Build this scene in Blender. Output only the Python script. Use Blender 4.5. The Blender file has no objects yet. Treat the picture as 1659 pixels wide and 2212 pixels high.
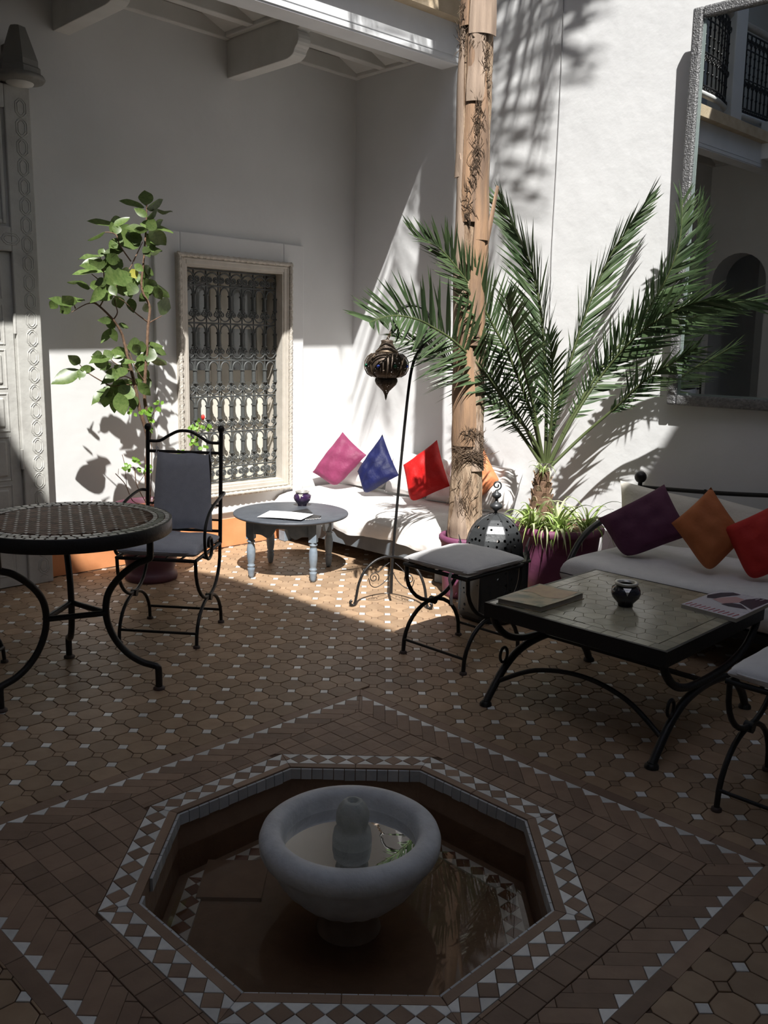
import bpy, math, random
from mathutils import Vector, Matrix
random.seed(7)
PI = math.pi
S = bpy.context.scene
COL = S.collection
V = Vector

# ---------------------------------------------------------------- camera
IW, IH = 1659, 2212
FPX, PITCH, ROLL, TH, CH = 1915.0, 0.18777, 0.02238, 0.0072 + PI / 4, 1.55
def _room(x, y, z):
    return V((x * math.cos(TH) + y * math.sin(TH), -x * math.sin(TH) + y * math.cos(TH), z))
_cp, _sp, _cr, _sr = math.cos(PITCH), math.sin(PITCH), math.cos(ROLL), math.sin(ROLL)
CF = _room(0, _cp, -_sp)
_up, _rt = _room(0, _sp, _cp), _room(1, 0, 0)
CR = _rt * _cr + _up * _sr
CU = _up * _cr - _rt * _sr
CP = V((0, 0, CH))
cam = bpy.data.cameras.new('camera')
cam.sensor_fit = 'VERTICAL'
cam.sensor_height = 36.0
cam.lens = FPX / IH * 36.0
cam.clip_start = 0.02
camo = bpy.data.objects.new('camera', cam)
COL.objects.link(camo)
camo.matrix_world = Matrix(((CR.x, CU.x, -CF.x, 0), (CR.y, CU.y, -CF.y, 0), (CR.z, CU.z, -CF.z, CH), (0, 0, 0, 1)))
S.camera = camo

# a pixel gives a direction; a surface of the place gives the distance
def ray(px, py):
    return CF + CR * ((px - IW / 2) / FPX) - CU * ((py - IH / 2) / FPX)
def onz(px, py, z=0.0):
    r = ray(px, py); return CP + r * ((z - CH) / r.z)
def onx(px, py, x):
    r = ray(px, py); return CP + r * (x / r.x)
def ony(px, py, y):
    r = ray(px, py); return CP + r * (y / r.y)
def onp(px, py, q, n):
    r = ray(px, py); return CP + r * ((q - CP).dot(n) / r.dot(n))
def pix(p):
    d = V(p) - CP; z = d.dot(CF)
    if z < 0.05: return (-9999, -9999)
    return (IW / 2 + FPX * d.dot(CR) / z, IH / 2 - FPX * d.dot(CU) / z)

# ---------------------------------------------------------------- light
SUNV = V((0.46, 0.54, -1.0)).normalized()
sun = bpy.data.lights.new('sun_offscreen', 'SUN')
sun.energy = 9.4
sun.angle = math.radians(0.53)
sun.color = (1.0, 0.98, 0.945)
suno = bpy.data.objects.new('sun_offscreen', sun)
COL.objects.link(suno)
suno.rotation_euler = SUNV.to_track_quat('-Z', 'Y').to_euler()
suno.location = (0, 0, 12)
w = bpy.data.worlds.new('sky'); S.world = w; w.use_nodes = True
nt = w.node_tree
bg = nt.nodes['Background']
sk = nt.nodes.new('ShaderNodeTexSky')
sk.sky_type = 'NISHITA'; sk.sun_disc = False
sk.sun_elevation = math.asin(-SUNV.z)
sk.sun_rotation = math.atan2(-SUNV.x, -SUNV.y)
sk.air_density = 1.0; sk.dust_density = 1.5
nt.links.new(sk.outputs[0], bg.inputs['Color'])
bg.inputs['Strength'].default_value = 0.19
S.view_settings.view_transform = 'Standard'
S.view_settings.look = 'None'
S.view_settings.exposure = 0.0
S.view_settings.gamma = 1.0
S.view_settings.use_curve_mapping = False
cy = S.cycles
cy.max_bounces = 10; cy.diffuse_bounces = 6; cy.glossy_bounces = 5; cy.transparent_max_bounces = 24
cy.sample_clamp_indirect = 6.0
cy.use_denoising = True

# ---------------------------------------------------------------- mesh helpers
def wm(o):
    m = o.matrix_basis.copy()
    if o.parent: m = wm(o.parent) @ o.matrix_parent_inverse @ m
    return m
def link(name, data, parent=None, world=True):
    o = bpy.data.objects.new(name, data); COL.objects.link(o)
    if parent is not None:
        o.parent = parent
        if world: o.matrix_parent_inverse = wm(parent).inverted()
    return o
def tag(o, label=None, cat=None, group=None, kind=None):
    if label: o['label'] = label
    if cat: o['category'] = cat
    if group: o['group'] = group
    if kind: o['kind'] = kind
    return o
def thing(name, label, cat, loc=(0, 0, 0), rotz=0.0, group=None, kind=None):
    o = bpy.data.objects.new(name, None); COL.objects.link(o)
    o.empty_display_size = 0.1
    o.location = loc; o.rotation_euler = (0, 0, rotz)
    return tag(o, label, cat, group, kind)
def copy_tree(o, parent=None):
    c = o.copy(); COL.objects.link(c)
    if parent is not None: c.parent = parent
    for ch in list(o.children): copy_tree(ch, c)
    return c

class MB:
    def __init__(s): s.v = []; s.f = []; s.sm = []
    def add(s, vs, fs, smooth=False):
        b = len(s.v); s.v += [V(p) for p in vs]
        s.f += [[i + b for i in f] for f in fs]; s.sm += [smooth] * len(fs); return s
    def box(s, x0, x1, y0, y1, z0, z1):
        return s.add([(x0,y0,z0),(x1,y0,z0),(x1,y1,z0),(x0,y1,z0),(x0,y0,z1),(x1,y0,z1),(x1,y1,z1),(x0,y1,z1)],
                     [(3,2,1,0),(4,5,6,7),(0,1,5,4),(1,2,6,5),(2,3,7,6),(3,0,4,7)])
    def obox(s, c, ax, ay, az):
        c, ax, ay, az = V(c), V(ax), V(ay), V(az)
        p = [c+ax*i+ay*j+az*k for k in (-1,1) for i,j in ((-1,-1),(1,-1),(1,1),(-1,1))]
        return s.add(p, [(3,2,1,0),(4,5,6,7),(0,1,5,4),(1,2,6,5),(2,3,7,6),(3,0,4,7)])
    def bar(s, a, b, w, h, up=(0,0,1)):
        a, b = V(a), V(b); d = (b-a); L = d.length; d = d/L
        u = V(up); side = d.cross(u)
        if side.length < 1e-4: side = d.cross(V((1,0,0)))
        side.normalize(); u = side.cross(d)
        return s.obox((a+b)/2, d*L/2, side*w/2, u*h/2)
    def tube(s, pts, r, n=8, caps=True, closed=False, flat=1.0):
        pts = [V(p) for p in pts]; m = len(pts)
        rr = r if isinstance(r, (list, tuple)) else [r]*m
        T = []
        for i in range(m):
            a = pts[(i-1) % m] if (closed or i > 0) else pts[i]
            b = pts[(i+1) % m] if (closed or i < m-1) else pts[i]
            t = b-a; T.append(t.normalized() if t.length > 1e-9 else V((0,0,1)))
        up = V((0,0,1)) if abs(T[0].z) < .9 else V((1,0,0))
        N = (up - T[0]*up.dot(T[0])).normalized()
        vs = []
        for i in range(m):
            N = (N - T[i]*N.dot(T[i]))
            if N.length < 1e-6: N = T[i].orthogonal()
            N.normalize(); B = T[i].cross(N)
            for k in range(n):
                a = 2*PI*k/n
                vs.append(pts[i] + (N*math.cos(a) + B*math.sin(a)*flat)*rr[i])
        fs = []
        for i in range(m if closed else m-1):
            j = (i+1) % m
            for k in range(n):
                k2 = (k+1) % n
                fs.append((i*n+k, i*n+k2, j*n+k2, j*n+k))
        s.add(vs, fs, True)
        if caps and not closed:
            s.add(vs[:n], [tuple(range(n-1,-1,-1))]); s.add(vs[-n:], [tuple(range(n))])
        return s
    def lathe(s, prof, n=32, c=(0,0,0), mod=None, smooth=True, close=True, twist=0.0):
        c = V(c); vs = []
        for i, (r, z) in enumerate(prof):
            for k in range(n):
                a = 2*PI*k/n + twist
                q = r*(mod(a, r, z) if mod else 1.0)
                vs.append(c + V((q*math.cos(a), q*math.sin(a), z)))
        fs = []
        for i in range(len(prof)-1):
            for k in range(n):
                k2 = (k+1) % n
                fs.append((i*n+k, i*n+k2, (i+1)*n+k2, (i+1)*n+k))
        s.add(vs, fs, smooth)
        if close:
            if prof[0][0] > 1e-5: s.add(vs[:n], [tuple(range(n-1,-1,-1))])
            if prof[-1][0] > 1e-5: s.add(vs[-n:], [tuple(range(n))])
        return s
    def ball(s, c, r, n=14, sz=1.0):
        m = n//2
        return s.lathe([(max(1e-6, r*math.sin(PI*i/m)), -r*sz*math.cos(PI*i/m)) for i in range(m+1)], n, c, close=False)
    def prism(s, poly, z0, z1):
        n = len(poly)
        if sum(poly[i][0]*poly[(i+1)%n][1]-poly[(i+1)%n][0]*poly[i][1] for i in range(n)) < 0: poly = poly[::-1]
        vs = [(p[0],p[1],z0) for p in poly] + [(p[0],p[1],z1) for p in poly]
        fs = [tuple(range(n-1,-1,-1)), tuple(range(n,2*n))] + [(i,(i+1)%n,n+(i+1)%n,n+i) for i in range(n)]
        return s.add(vs, fs)
    def extr(s, poly, d):
        """polygon of 3D points extruded by vector d"""
        n = len(poly); d = V(d); poly = [V(p) for p in poly]
        nn = V((0,0,0))
        for i in range(n): nn += poly[i].cross(poly[(i+1)%n])
        if nn.dot(d) < 0: poly = poly[::-1]
        vs = poly + [p+d for p in poly]
        return s.add(vs, [tuple(range(n-1,-1,-1)), tuple(range(n,2*n))] + [(i,(i+1)%n,n+(i+1)%n,n+i) for i in range(n)])
    def grid(s, fn, nu, nv, smooth=True):
        vs = [fn(i/nu, j/nv) for j in range(nv+1) for i in range(nu+1)]
        fs = [(j*(nu+1)+i, j*(nu+1)+i+1, (j+1)*(nu+1)+i+1, (j+1)*(nu+1)+i) for j in range(nv) for i in range(nu)]
        return s.add(vs, fs, smooth)
    def mesh(s, name, m):
        me = bpy.data.meshes.new(name)
        me.from_pydata([tuple(p) for p in s.v], [], s.f)
        me.polygons.foreach_set('use_smooth', s.sm)
        me.materials.append(m); me.update(); return me
    def build(s, name, m, parent=None, world=True, bevel=0.0, label=None, cat=None, group=None, kind=None):
        c = V((0,0,0))
        if world:
            lo = V([min(p[i] for p in s.v) for i in range(3)]); hi = V([max(p[i] for p in s.v) for i in range(3)])
            c = V(((lo.x+hi.x)/2, (lo.y+hi.y)/2, lo.z)); s.v = [p-c for p in s.v]
        o = link(name, s.mesh(name, m), parent, world)
        o.location = c
        if bevel:
            b = o.modifiers.new('edge', 'BEVEL'); b.width = bevel; b.segments = 2; b.limit_method = 'ANGLE'; b.angle_limit = 0.7
        return tag(o, label, cat, group, kind)

def arc(c, r, a0, a1, n, u=(1,0,0), w=(0,0,1), ry=None):
    c, u, w = V(c), V(u), V(w); ry = r if ry is None else ry
    return [c + u*(r*math.cos(a0+(a1-a0)*i/n)) + w*(ry*math.sin(a0+(a1-a0)*i/n)) for i in range(n+1)]
def smooth_path(pts, k=6):
    pts = [V(p) for p in pts]; out = []
    for i in range(len(pts)-1):
        p0 = pts[max(i-1,0)]; p1 = pts[i]; p2 = pts[i+1]; p3 = pts[min(i+2,len(pts)-1)]
        for j in range(k):
            t = j/k
            out.append(0.5*((2*p1)+(p2-p0)*t+(2*p0-5*p1+4*p2-p3)*t*t+(3*p1-p0-3*p2+p3)*t**3))
    out.append(pts[-1]); return out
def spiral(c, r0, r1, a0, turns, n, u=(1,0,0), w=(0,0,1)):
    c, u, w = V(c), V(u), V(w); out = []
    for i in range(n+1):
        t = i/n; r = r0+(r1-r0)*t; a = a0+turns*2*PI*t
        out.append(c+u*(r*math.cos(a))+w*(r*math.sin(a)))
    return out
def clip(poly, a, b, c):
    """keep a*x+b*y<=c"""
    out = []; n = len(poly)
    for i in range(n):
        p, q = poly[i], poly[(i+1) % n]
        dp, dq = a*p[0]+b*p[1]-c, a*q[0]+b*q[1]-c
        if dp <= 0: out.append(p)
        if (dp < 0 < dq) or (dq < 0 < dp):
            t = dp/(dp-dq); out.append((p[0]+(q[0]-p[0])*t, p[1]+(q[1]-p[1])*t))
    return out
def area(poly):
    n = len(poly)
    return abs(sum(poly[i][0]*poly[(i+1)%n][1]-poly[(i+1)%n][0]*poly[i][1] for i in range(n)))/2 if n > 2 else 0
def shrink(poly, k):
    cx = sum(p[0] for p in poly)/len(poly); cy_ = sum(p[1] for p in poly)/len(poly)
    out = []
    for p in poly:
        dx, dy = p[0]-cx, p[1]-cy_; L = math.hypot(dx, dy) or 1
        out.append((p[0]-dx/L*k, p[1]-dy/L*k))
    return out

# ---------------------------------------------------------------- materials
MATS = {}
def mat(name, col, rough=.6, metal=0.0, col2=None, scale=6.0, bump=0.0, bscale=60.0, spec=.5, rand=0.0, trans=0.0, sheen=0.0, contrast=(.35,.65), coord='pos', sss=0.0, stretch=None):
    m = bpy.data.materials.new(name); m.use_nodes = True; MATS[name] = m
    t = m.node_tree; N = t.nodes; L = t.links
    b = N['Principled BSDF']
    b.inputs['Roughness'].default_value = rough
    b.inputs['Metallic'].default_value = metal
    b.inputs['Specular IOR Level'].default_value = spec
    if sheen: b.inputs['Sheen Weight'].default_value = sheen
    c4 = (*col, 1); b.inputs['Base Color'].default_value = c4
    src = None
    if col2 or bump:
        if coord == 'pos':
            g = N.new('ShaderNodeNewGeometry').outputs['Position']
        else:
            g = N.new('ShaderNodeTexCoord').outputs['Object']
        if stretch:
            mp = N.new('ShaderNodeMapping'); mp.inputs['Scale'].default_value = stretch
            L.new(g, mp.inputs[0]); g = mp.outputs[0]
    if col2:
        n = N.new('ShaderNodeTexNoise'); n.inputs['Scale'].default_value = scale; n.inputs['Detail'].default_value = 6
        L.new(g, n.inputs['Vector'])
        r = N.new('ShaderNodeValToRGB'); r.color_ramp.elements[0].position = contrast[0]; r.color_ramp.elements[1].position = contrast[1]
        r.color_ramp.elements[0].color = c4; r.color_ramp.elements[1].color = (*col2, 1)
        L.new(n.outputs['Fac'], r.inputs[0]); src = r.outputs[0]
    if rand:
        oi = N.new('ShaderNodeObjectInfo'); gi = N.new('ShaderNodeNewGeometry')
        a = N.new('ShaderNodeMath'); a.operation = 'ADD'; L.new(oi.outputs['Random'], a.inputs[0]); L.new(gi.outputs['Random Per Island'], a.inputs[1])
        fr = N.new('ShaderNodeMath'); fr.operation = 'FRACT'; L.new(a.outputs[0], fr.inputs[0])
        mr = N.new('ShaderNodeMapRange'); mr.inputs['To Min'].default_value = 1-rand; mr.inputs['To Max'].default_value = 1+rand
        L.new(fr.outputs[0], mr.inputs[0])
        h = N.new('ShaderNodeHueSaturation'); L.new(mr.outputs[0], h.inputs['Value'])
        if src: L.new(src, h.inputs['Color'])
        else: h.inputs['Color'].default_value = c4
        src = h.outputs[0]
    if src: L.new(src, b.inputs['Base Color'])
    if bump:
        n2 = N.new('ShaderNodeTexNoise'); n2.inputs['Scale'].default_value = bscale; n2.inputs['Detail'].default_value = 5
        L.new(g, n2.inputs['Vector'])
        bp = N.new('ShaderNodeBump'); bp.inputs['Strength'].default_value = bump; bp.inputs['Distance'].default_value = .01
        L.new(n2.outputs['Fac'], bp.inputs['Height']); L.new(bp.outputs[0], b.inputs['Normal'])
    if trans:   # leaf-like translucency
        tr = N.new('ShaderNodeBsdfTranslucent'); mx = N.new('ShaderNodeMixShader'); mx.inputs[0].default_value = trans
        if src: L.new(src, tr.inputs[0])
        else: tr.inputs[0].default_value = c4
        L.new(b.outputs[0], mx.inputs[1]); L.new(tr.outputs[0], mx.inputs[2]); L.new(mx.outputs[0], N['Material Output'].inputs[0])
    return m
def mat_perforated(name, col, rough, metal, scale, thr):
    """sheet metal pierced with small holes"""
    m = mat(name, col, rough, metal, bump=.15, bscale=40, coord='obj'); t = m.node_tree; N = t.nodes; L = t.links
    tc = N.new('ShaderNodeTexCoord'); vo = N.new('ShaderNodeTexVoronoi'); vo.inputs['Scale'].default_value = scale; vo.inputs['Randomness'].default_value = .55
    L.new(tc.outputs['Object'], vo.inputs['Vector'])
    lt = N.new('ShaderNodeMath'); lt.operation = 'LESS_THAN'; lt.inputs[1].default_value = thr; L.new(vo.outputs['Distance'], lt.inputs[0])
    tr = N.new('ShaderNodeBsdfTransparent'); mx = N.new('ShaderNodeMixShader')
    L.new(lt.outputs[0], mx.inputs[0]); L.new(N['Principled BSDF'].outputs[0], mx.inputs[1]); L.new(tr.outputs[0], mx.inputs[2])
    L.new(mx.outputs[0], N['Material Output'].inputs[0]); return m
def mat_water(name, tint, bump=.0):
    m = bpy.data.materials.new(name); m.use_nodes = True; t = m.node_tree; N = t.nodes; L = t.links
    N.remove(N['Principled BSDF'])
    tr = N.new('ShaderNodeBsdfTransparent'); tr.inputs[0].default_value = (*tint, 1)
    gl = N.new('ShaderNodeBsdfGlossy'); gl.inputs['Roughness'].default_value = .012
    fr = N.new('ShaderNodeFresnel'); fr.inputs['IOR'].default_value = 1.33
    mx = N.new('ShaderNodeMixShader')
    if bump:
        n2 = N.new('ShaderNodeTexNoise'); n2.inputs['Scale'].default_value = 5
        bp = N.new('ShaderNodeBump'); bp.inputs['Strength'].default_value = bump; bp.inputs['Distance'].default_value = .01
        L.new(n2.outputs['Fac'], bp.inputs['Height']); L.new(bp.outputs[0], gl.inputs['Normal'])
    L.new(fr.outputs[0], mx.inputs[0]); L.new(tr.outputs[0], mx.inputs[1]); L.new(gl.outputs[0], mx.inputs[2])
    L.new(mx.outputs[0], N['Material Output'].inputs[0]); return m

PLASTER = mat('white_plaster', (.655,.655,.645), .9, col2=(.695,.695,.685), scale=2.5, bump=.25, bscale=9, spec=.2)
PLASTER_B = mat('white_plaster_rough', (.665,.668,.668), .9, col2=(.70,.703,.703), scale=3, bump=.5, bscale=7, spec=.2)
DADO = mat('orange_lime_paint', (.60,.235,.09), .85, col2=(.68,.30,.13), scale=4, bump=.2, bscale=20)
CEILM = mat('grey_painted_ceiling', (.56,.55,.52), .85, col2=(.62,.61,.58), scale=5)
BEAMM = mat('grey_white_plaster_beam', (.56,.55,.52), .85, col2=(.62,.61,.58), scale=5)
FASC = mat('pale_grey_fascia_plaster', (.70,.71,.72), .85, col2=(.76,.77,.78), scale=4)
STONE_LIP = mat('tan_stone_coping', (.52,.41,.27), .8, col2=(.62,.50,.35), scale=8, bump=.3)
GROUT = mat('dark_brown_grout', (.11,.065,.04), .95, bump=.3)
TERRA = mat('terracotta_tile', (.285,.188,.115), .5, col2=(.335,.228,.142), scale=14, rand=.17, bump=.12, bscale=30, spec=.4)
TERRA_D = mat('brown_terracotta_brick', (.235,.15,.10), .55, col2=(.275,.18,.12), scale=14, rand=.2, bump=.15, bscale=30, spec=.4)
TERRA_R = mat('dark_red_tile', (.19,.085,.055), .45, col2=(.23,.105,.065), scale=14, rand=.15)
WHITE_T = mat('white_glazed_tile', (.74,.73,.69), .32, rand=.2, col2=(.66,.65,.62), scale=40)
RIM_T = mat('blue_grey_glazed_tile', (.46,.48,.50), .35, rand=.15, col2=(.52,.53,.53), scale=30)
POOLW = mat('pool_wall_tile', (.235,.15,.10), .4, col2=(.275,.18,.12), scale=20, bump=.2)
DOORM = mat('weathered_white_door_paint', (.52,.515,.48), .65, col2=(.43,.42,.39), scale=9, bump=.2, bscale=30, contrast=(.45,.7))
FRAMEW = mat('beige_white_window_paint', (.47,.43,.37), .6, col2=(.53,.49,.43), scale=14, bump=.1)
SHUTT = mat('cream_shutter_paint', (.72,.68,.58), .6, col2=(.66,.62,.53), scale=9)
PANE = mat('dusky_window_pane', (.26,.28,.28), .08, spec=.6)
IRON = mat('black_wrought_iron', (.018,.017,.017), .42, .35, bump=.15, bscale=90, spec=.5)
GRILLE = mat('grey_painted_wrought_iron', (.075,.08,.078), .5, .1, bump=.15, bscale=60)
RUSTY = mat('rusty_foot_iron', (.05,.03,.025), .6)
CUSHG = mat('grey_canvas', (.47,.49,.56), .95, col2=(.51,.53,.60), scale=30, bump=.25, bscale=260, sheen=.2)
CUSHW = mat('grey_white_canvas', (.66,.65,.65), .95, col2=(.70,.69,.69), scale=20, bump=.25, bscale=220, sheen=.2)
LINEN = mat('white_cotton_cover', (.70,.68,.66), .95, col2=(.74,.72,.70), scale=8, bump=.25, bscale=30)
CREAM = mat('cream_cushion_cotton', (.60,.57,.50), .95, col2=(.64,.61,.55), scale=10, bump=.3, bscale=60)
def silk(n, c, c2): return mat(n, c, .6, col2=c2, scale=12, bump=.5, bscale=30, spec=.3, coord='obj')
PINK = silk('pink_silk', (.165,.024,.068), (.20,.031,.085))
BLUE = silk('blue_satin', (.0025,.0045,.040), (.0045,.0075,.062))
RED = silk('red_satin', (.40,.005,.005), (.47,.008,.008))
ORANGE = silk('orange_satin', (.52,.17,.07), (.58,.21,.09))
PURPLE = mat('purple_cotton', (.075,.015,.048), .8, col2=(.09,.02,.058), scale=12, bump=.3, bscale=40)
RUST = mat('burnt_orange_cotton', (.36,.105,.03), .8, col2=(.41,.125,.038), scale=12, bump=.3, bscale=30)
RED2 = mat('red_cotton', (.40,.012,.009), .8, col2=(.45,.018,.012), scale=12, bump=.3, bscale=30)
BLUEGREY = mat('blue_grey_painted_wood', (.055,.062,.074), .5, col2=(.07,.078,.092), scale=18, bump=.15, bscale=40)
BLUEGREY_L = mat('worn_blue_grey_paint', (.16,.20,.245), .5, col2=(.22,.26,.30), scale=22, bump=.2, bscale=40)
BENCHG = mat('slate_grey_painted_board', (.13,.15,.17), .6, col2=(.16,.18,.20), scale=10)
POTP = mat('purple_painted_pot', (.14,.036,.085), .62, col2=(.17,.047,.10), scale=9, bump=.2, bscale=25)
SOIL = mat('dry_soil', (.13,.07,.035), .95, col2=(.22,.13,.07), scale=60, bump=.8, bscale=90)
GRAVEL = mat('white_gravel', (.66,.60,.52), .9, bump=.8, bscale=120)
STONE = mat('pale_grey_marble', (.64,.645,.65), .6, col2=(.54,.545,.55), scale=16, bump=.25, bscale=60)
STONE_IN = mat('worn_green_grey_stone', (.46,.47,.43), .7, col2=(.38,.39,.35), scale=14, bump=.3, bscale=60)
LEAF = mat('green_glossy_leaf', (.075,.125,.032), .38, col2=(.13,.185,.055), scale=9, rand=.35, trans=.3, coord='obj')
LEAF_Y = mat('yellow_green_leaf', (.42,.40,.07), .45, rand=.15, trans=.35)
LEAF_L = mat('bright_small_leaf', (.18,.34,.045), .45, rand=.3, trans=.35)
SPIDER = mat('striped_green_blade', (.28,.38,.11), .5, rand=.35, trans=.3)
SPIDER_W = mat('pale_blade_stripe', (.62,.66,.40), .5, rand=.15, trans=.3)
PALM = mat('palm_leaflet_green', (.045,.080,.033), .42, col2=(.075,.112,.048), scale=7, rand=.4, trans=.2)
PALM_R = mat('palm_rachis_green', (.075,.095,.035), .5)
BARK = mat('brown_twig_bark', (.10,.055,.032), .85, col2=(.17,.10,.06), scale=40, bump=.4, bscale=80)
TRUNKM = mat('tan_palm_trunk', (.20,.125,.075), .85, col2=(.46,.34,.235), scale=6, bump=.8, bscale=30, stretch=(6,6,1.0))
SHEATH = mat('orange_tan_leaf_sheath', (.37,.225,.13), .7, col2=(.19,.125,.085), scale=3, rand=.15, bump=.4, bscale=25, stretch=(9,9,.7))
FIBRE = mat('dark_palm_fibre', (.10,.065,.04), .9, rand=.5)
LANT = mat_perforated('pierced_black_sheet_iron', (.045,.048,.05), .42, .3, 30, .27)
LANT_S = mat('black_sheet_iron', (.05,.052,.055), .4, .4, bump=.1)
BRASS = mat_perforated('pierced_dark_brass', (.085,.062,.045), .55, .5, 95, .27)
BRASS_S = mat('dark_aged_brass', (.12,.085,.055), .5, .55, bump=.2, bscale=60)
GEMG = mat('green_glass_gem', (.02,.14,.08), .15); GEMB = mat('blue_glass_gem', (.02,.04,.22), .15)
CERAM = mat('purple_glazed_ceramic', (.028,.012,.045), .1, spec=.7)
CERAM_D = mat('black_glazed_ceramic', (.012,.012,.022), .1, spec=.7)
SILVER = mat('tarnished_silver_metal', (.55,.53,.49), .35, .7, bump=.2)
PAPER = mat('white_paper', (.80,.80,.82), .8)
INK = mat('grey_print_ink', (.35,.36,.45), .8)
BLACKP = mat('black_card', (.015,.015,.015), .5)
MFRAME = mat('hammered_dark_pewter', (.13,.13,.135), .45, .55, col2=(.22,.22,.22), scale=60, bump=.8, bscale=120)
MGLASS = mat('silvered_mirror_glass', (.72,.74,.72), .004, 1.0)
BEVELG = mat('glass_bevel_edge', (.50,.60,.58), .15, .6)
CTILE = mat('sand_glazed_tile', (.33,.30,.215), .2, col2=(.38,.35,.26), scale=20, rand=.2, spec=.6)
MTILE = mat('brown_mosaic_chip', (.15,.09,.062), .6, rand=.35, col2=(.185,.115,.08), scale=20)
MTILE_W = mat('white_mosaic_chip', (.60,.58,.54), .3, rand=.2)
MTILE_G = mat('grey_green_mosaic_chip', (.27,.275,.235), .35, rand=.3)
WATER = mat_water('still_pool_water', (.84,.78,.70), .012)
WATER2 = mat_water('bowl_water', (.80,.84,.76), .01)
# ================================================================ the courtyard
XB, YA, XL, YN = 5.155, 5.493, -1.74, -1.95
ZT = 7.6
WX0, WX1, WZ0, WZ1 = 3.49, 4.40, 0.445, 2.10      # window opening
def structure(mb, name, m, **k):
    return mb.build(name, m, kind='structure', **k)

b = MB()
b.box(XL-.25, WX0, YA, YA+.3, -.3, ZT); b.box(WX1, XB+.25, YA, YA+.3, -.3, ZT)
b.box(WX0, WX1, YA, YA+.3, -.3, WZ0); b.box(WX0, WX1, YA, YA+.3, WZ1, ZT)
wall_back = structure(b, 'wall_back', PLASTER, label='shaded white plaster wall with the grilled window', cat='wall')
# raised plaster surround of the window
b = MB()
b.box(3.285, WX0, YA-.028, YA+.02, .262, 2.277); b.box(WX1, 4.60, YA-.028, YA+.02, .262, 2.277)
b.box(WX0, WX1, YA-.028, YA+.02, .262, WZ0); b.box(WX0, WX1, YA-.028, YA+.02, WZ1, 2.277)
b.build('window_surround', PLASTER, wall_back, bevel=.008)
structure(MB().box(XL, XB, YA-.012, YA+.01, 0, .215), 'baseboard_back', DADO, label='orange painted dado along the foot of the window wall', cat='dado')
wall_right = structure(MB().box(XB, XB+.25, YN-.25, YA, -.3, ZT), 'wall_right', PLASTER_B, label='sunlit white plaster wall with the mirror', cat='wall')

# left wall with the arched passage, seen in the mirror
AY0, AY1, AZS, = 4.68, 5.40, 2.12
b = MB()
b.box(XL-.45, XL, YN-.25, AY0, -.3, ZT); b.box(XL-.45, XL, AY1, YA, -.3, ZT)
n = 14; ac = (AY0+AY1)/2; ar = (AY1-AY0)/2
pts = [(ac+ar*math.cos(PI-PI*i/n), AZS+ar*math.sin(PI-PI*i/n)) for i in range(n+1)]
b.extr([(XL-.45, AY0, ZT)] + [(XL-.45, y, z) for y, z in pts] + [(XL-.45, AY1, ZT)], (.45, 0, 0))
wall_left = structure(b, 'wall_left', PLASTER, label='white plaster wall pierced by an arched passage', cat='wall')
b = MB(); b.box(XL-2.2, XL-2.1, 4.0, YA+.2, 0, 3.0); b.box(XL-2.2, XL-.45, YA+.1, YA+.2, 0, 3.0); b.box(XL-2.2, XL-.45, 4.0, 4.1, 0, 3.0); b.box(XL-2.2, XL-.45, 4.0, YA+.2, 3.0, 3.1); b.box(XL-2.2, XL, 4.0, YA+.2, -.12, -.006)
b.build('passage', PLASTER, wall_left)
wall_near = structure(MB().box(XL-.25, XB+.25, YN-.25, YN, -.3, ZT), 'wall_front', PLASTER, label='white plaster wall behind the viewpoint', cat='wall')

# unseen slab ring added to shape sun and sky light (curved on one side)
RX1, RY0, RY1 = 3.55, -.93, 2.75
edge = [(-.120, RY0), (-.125, 0.2), (-.146, .586), (-.20, .86), (-.296, 1.096), (-.50, 1.30), (-.796, 1.40), (-.83, 1.9), (-.84, RY1)]
b = MB()
ZS = ZT-.25
b.box(XL, XB, YN, RY0, ZS, ZT); b.box(XL, XB, RY1, YA, ZS, ZT); b.box(RX1, XB, RY0, RY1, ZS, ZT)
b.prism([(XL, RY0)] + edge + [(XL, RY1)], ZS, ZT)
structure(b, 'added_roof', PLASTER, label='unseen white slab added around the open sky to shape its light', cat='added_roof')

def cscroll(cx, zc, d, r, h, y=0.0, turns=1.25, up=1):
    n = 16; L = []
    for i in range(n+1):
        t_ = i/n; a = PI - turns*2*PI*(1-t_); rr = .003+(r-.003)*t_
        L.append((-d+rr*math.cos(a), rr*math.sin(a)))
    L += [(-(d+r)*math.cos(PI*k/10), -h*math.sin(PI*k/10)) for k in range(1, 10)]
    Rr = [(-x, z) for x, z in L[:n+1]][::-1]
    return [V((cx+x, y, zc+up*z)) for x, z in L+Rr]
# ---- balcony over the window wall
def fz(x): return 3.504 - .0265*(XB-x)          # the old front sags a little
YF = 4.435
b = MB()
b.box(XL, XB, YF+.05, YA, 3.70, 3.80)
ceiling = structure(b, 'ceiling', CEILM, label='grey panelled ceiling under the balcony', cat='ceiling')
def sloped(y0, y1, dz0, dz1, x0=XL, x1=XB):
    m = MB()
    vs = [(x, y, fz(x)+d) for x in (x0, x1) for (y, d) in ((y0, dz0), (y1, dz0), (y1, dz1), (y0, dz1))]
    m.add(vs, [(0,1,2,3),(7,6,5,4),(0,4,5,1),(1,5,6,2),(2,6,7,3),(3,7,4,0)]); return m
fascia = structure(sloped(YF, YF+.16, 0, .30), 'trim_1', FASC, label='pale grey fascia band along the balcony edge', cat='fascia')
sloped(YF-.006, YF+.02, .012, .038).build('moulding', FASC, fascia)
sloped(YF-.004, YF+.02, .052, .060).build('moulding', FASC, fascia)
structure(sloped(YF-.085, YF+.25, .265, .375), 'trim_2', STONE_LIP, label='tan stone coping on the balcony edge', cat='coping')
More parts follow.
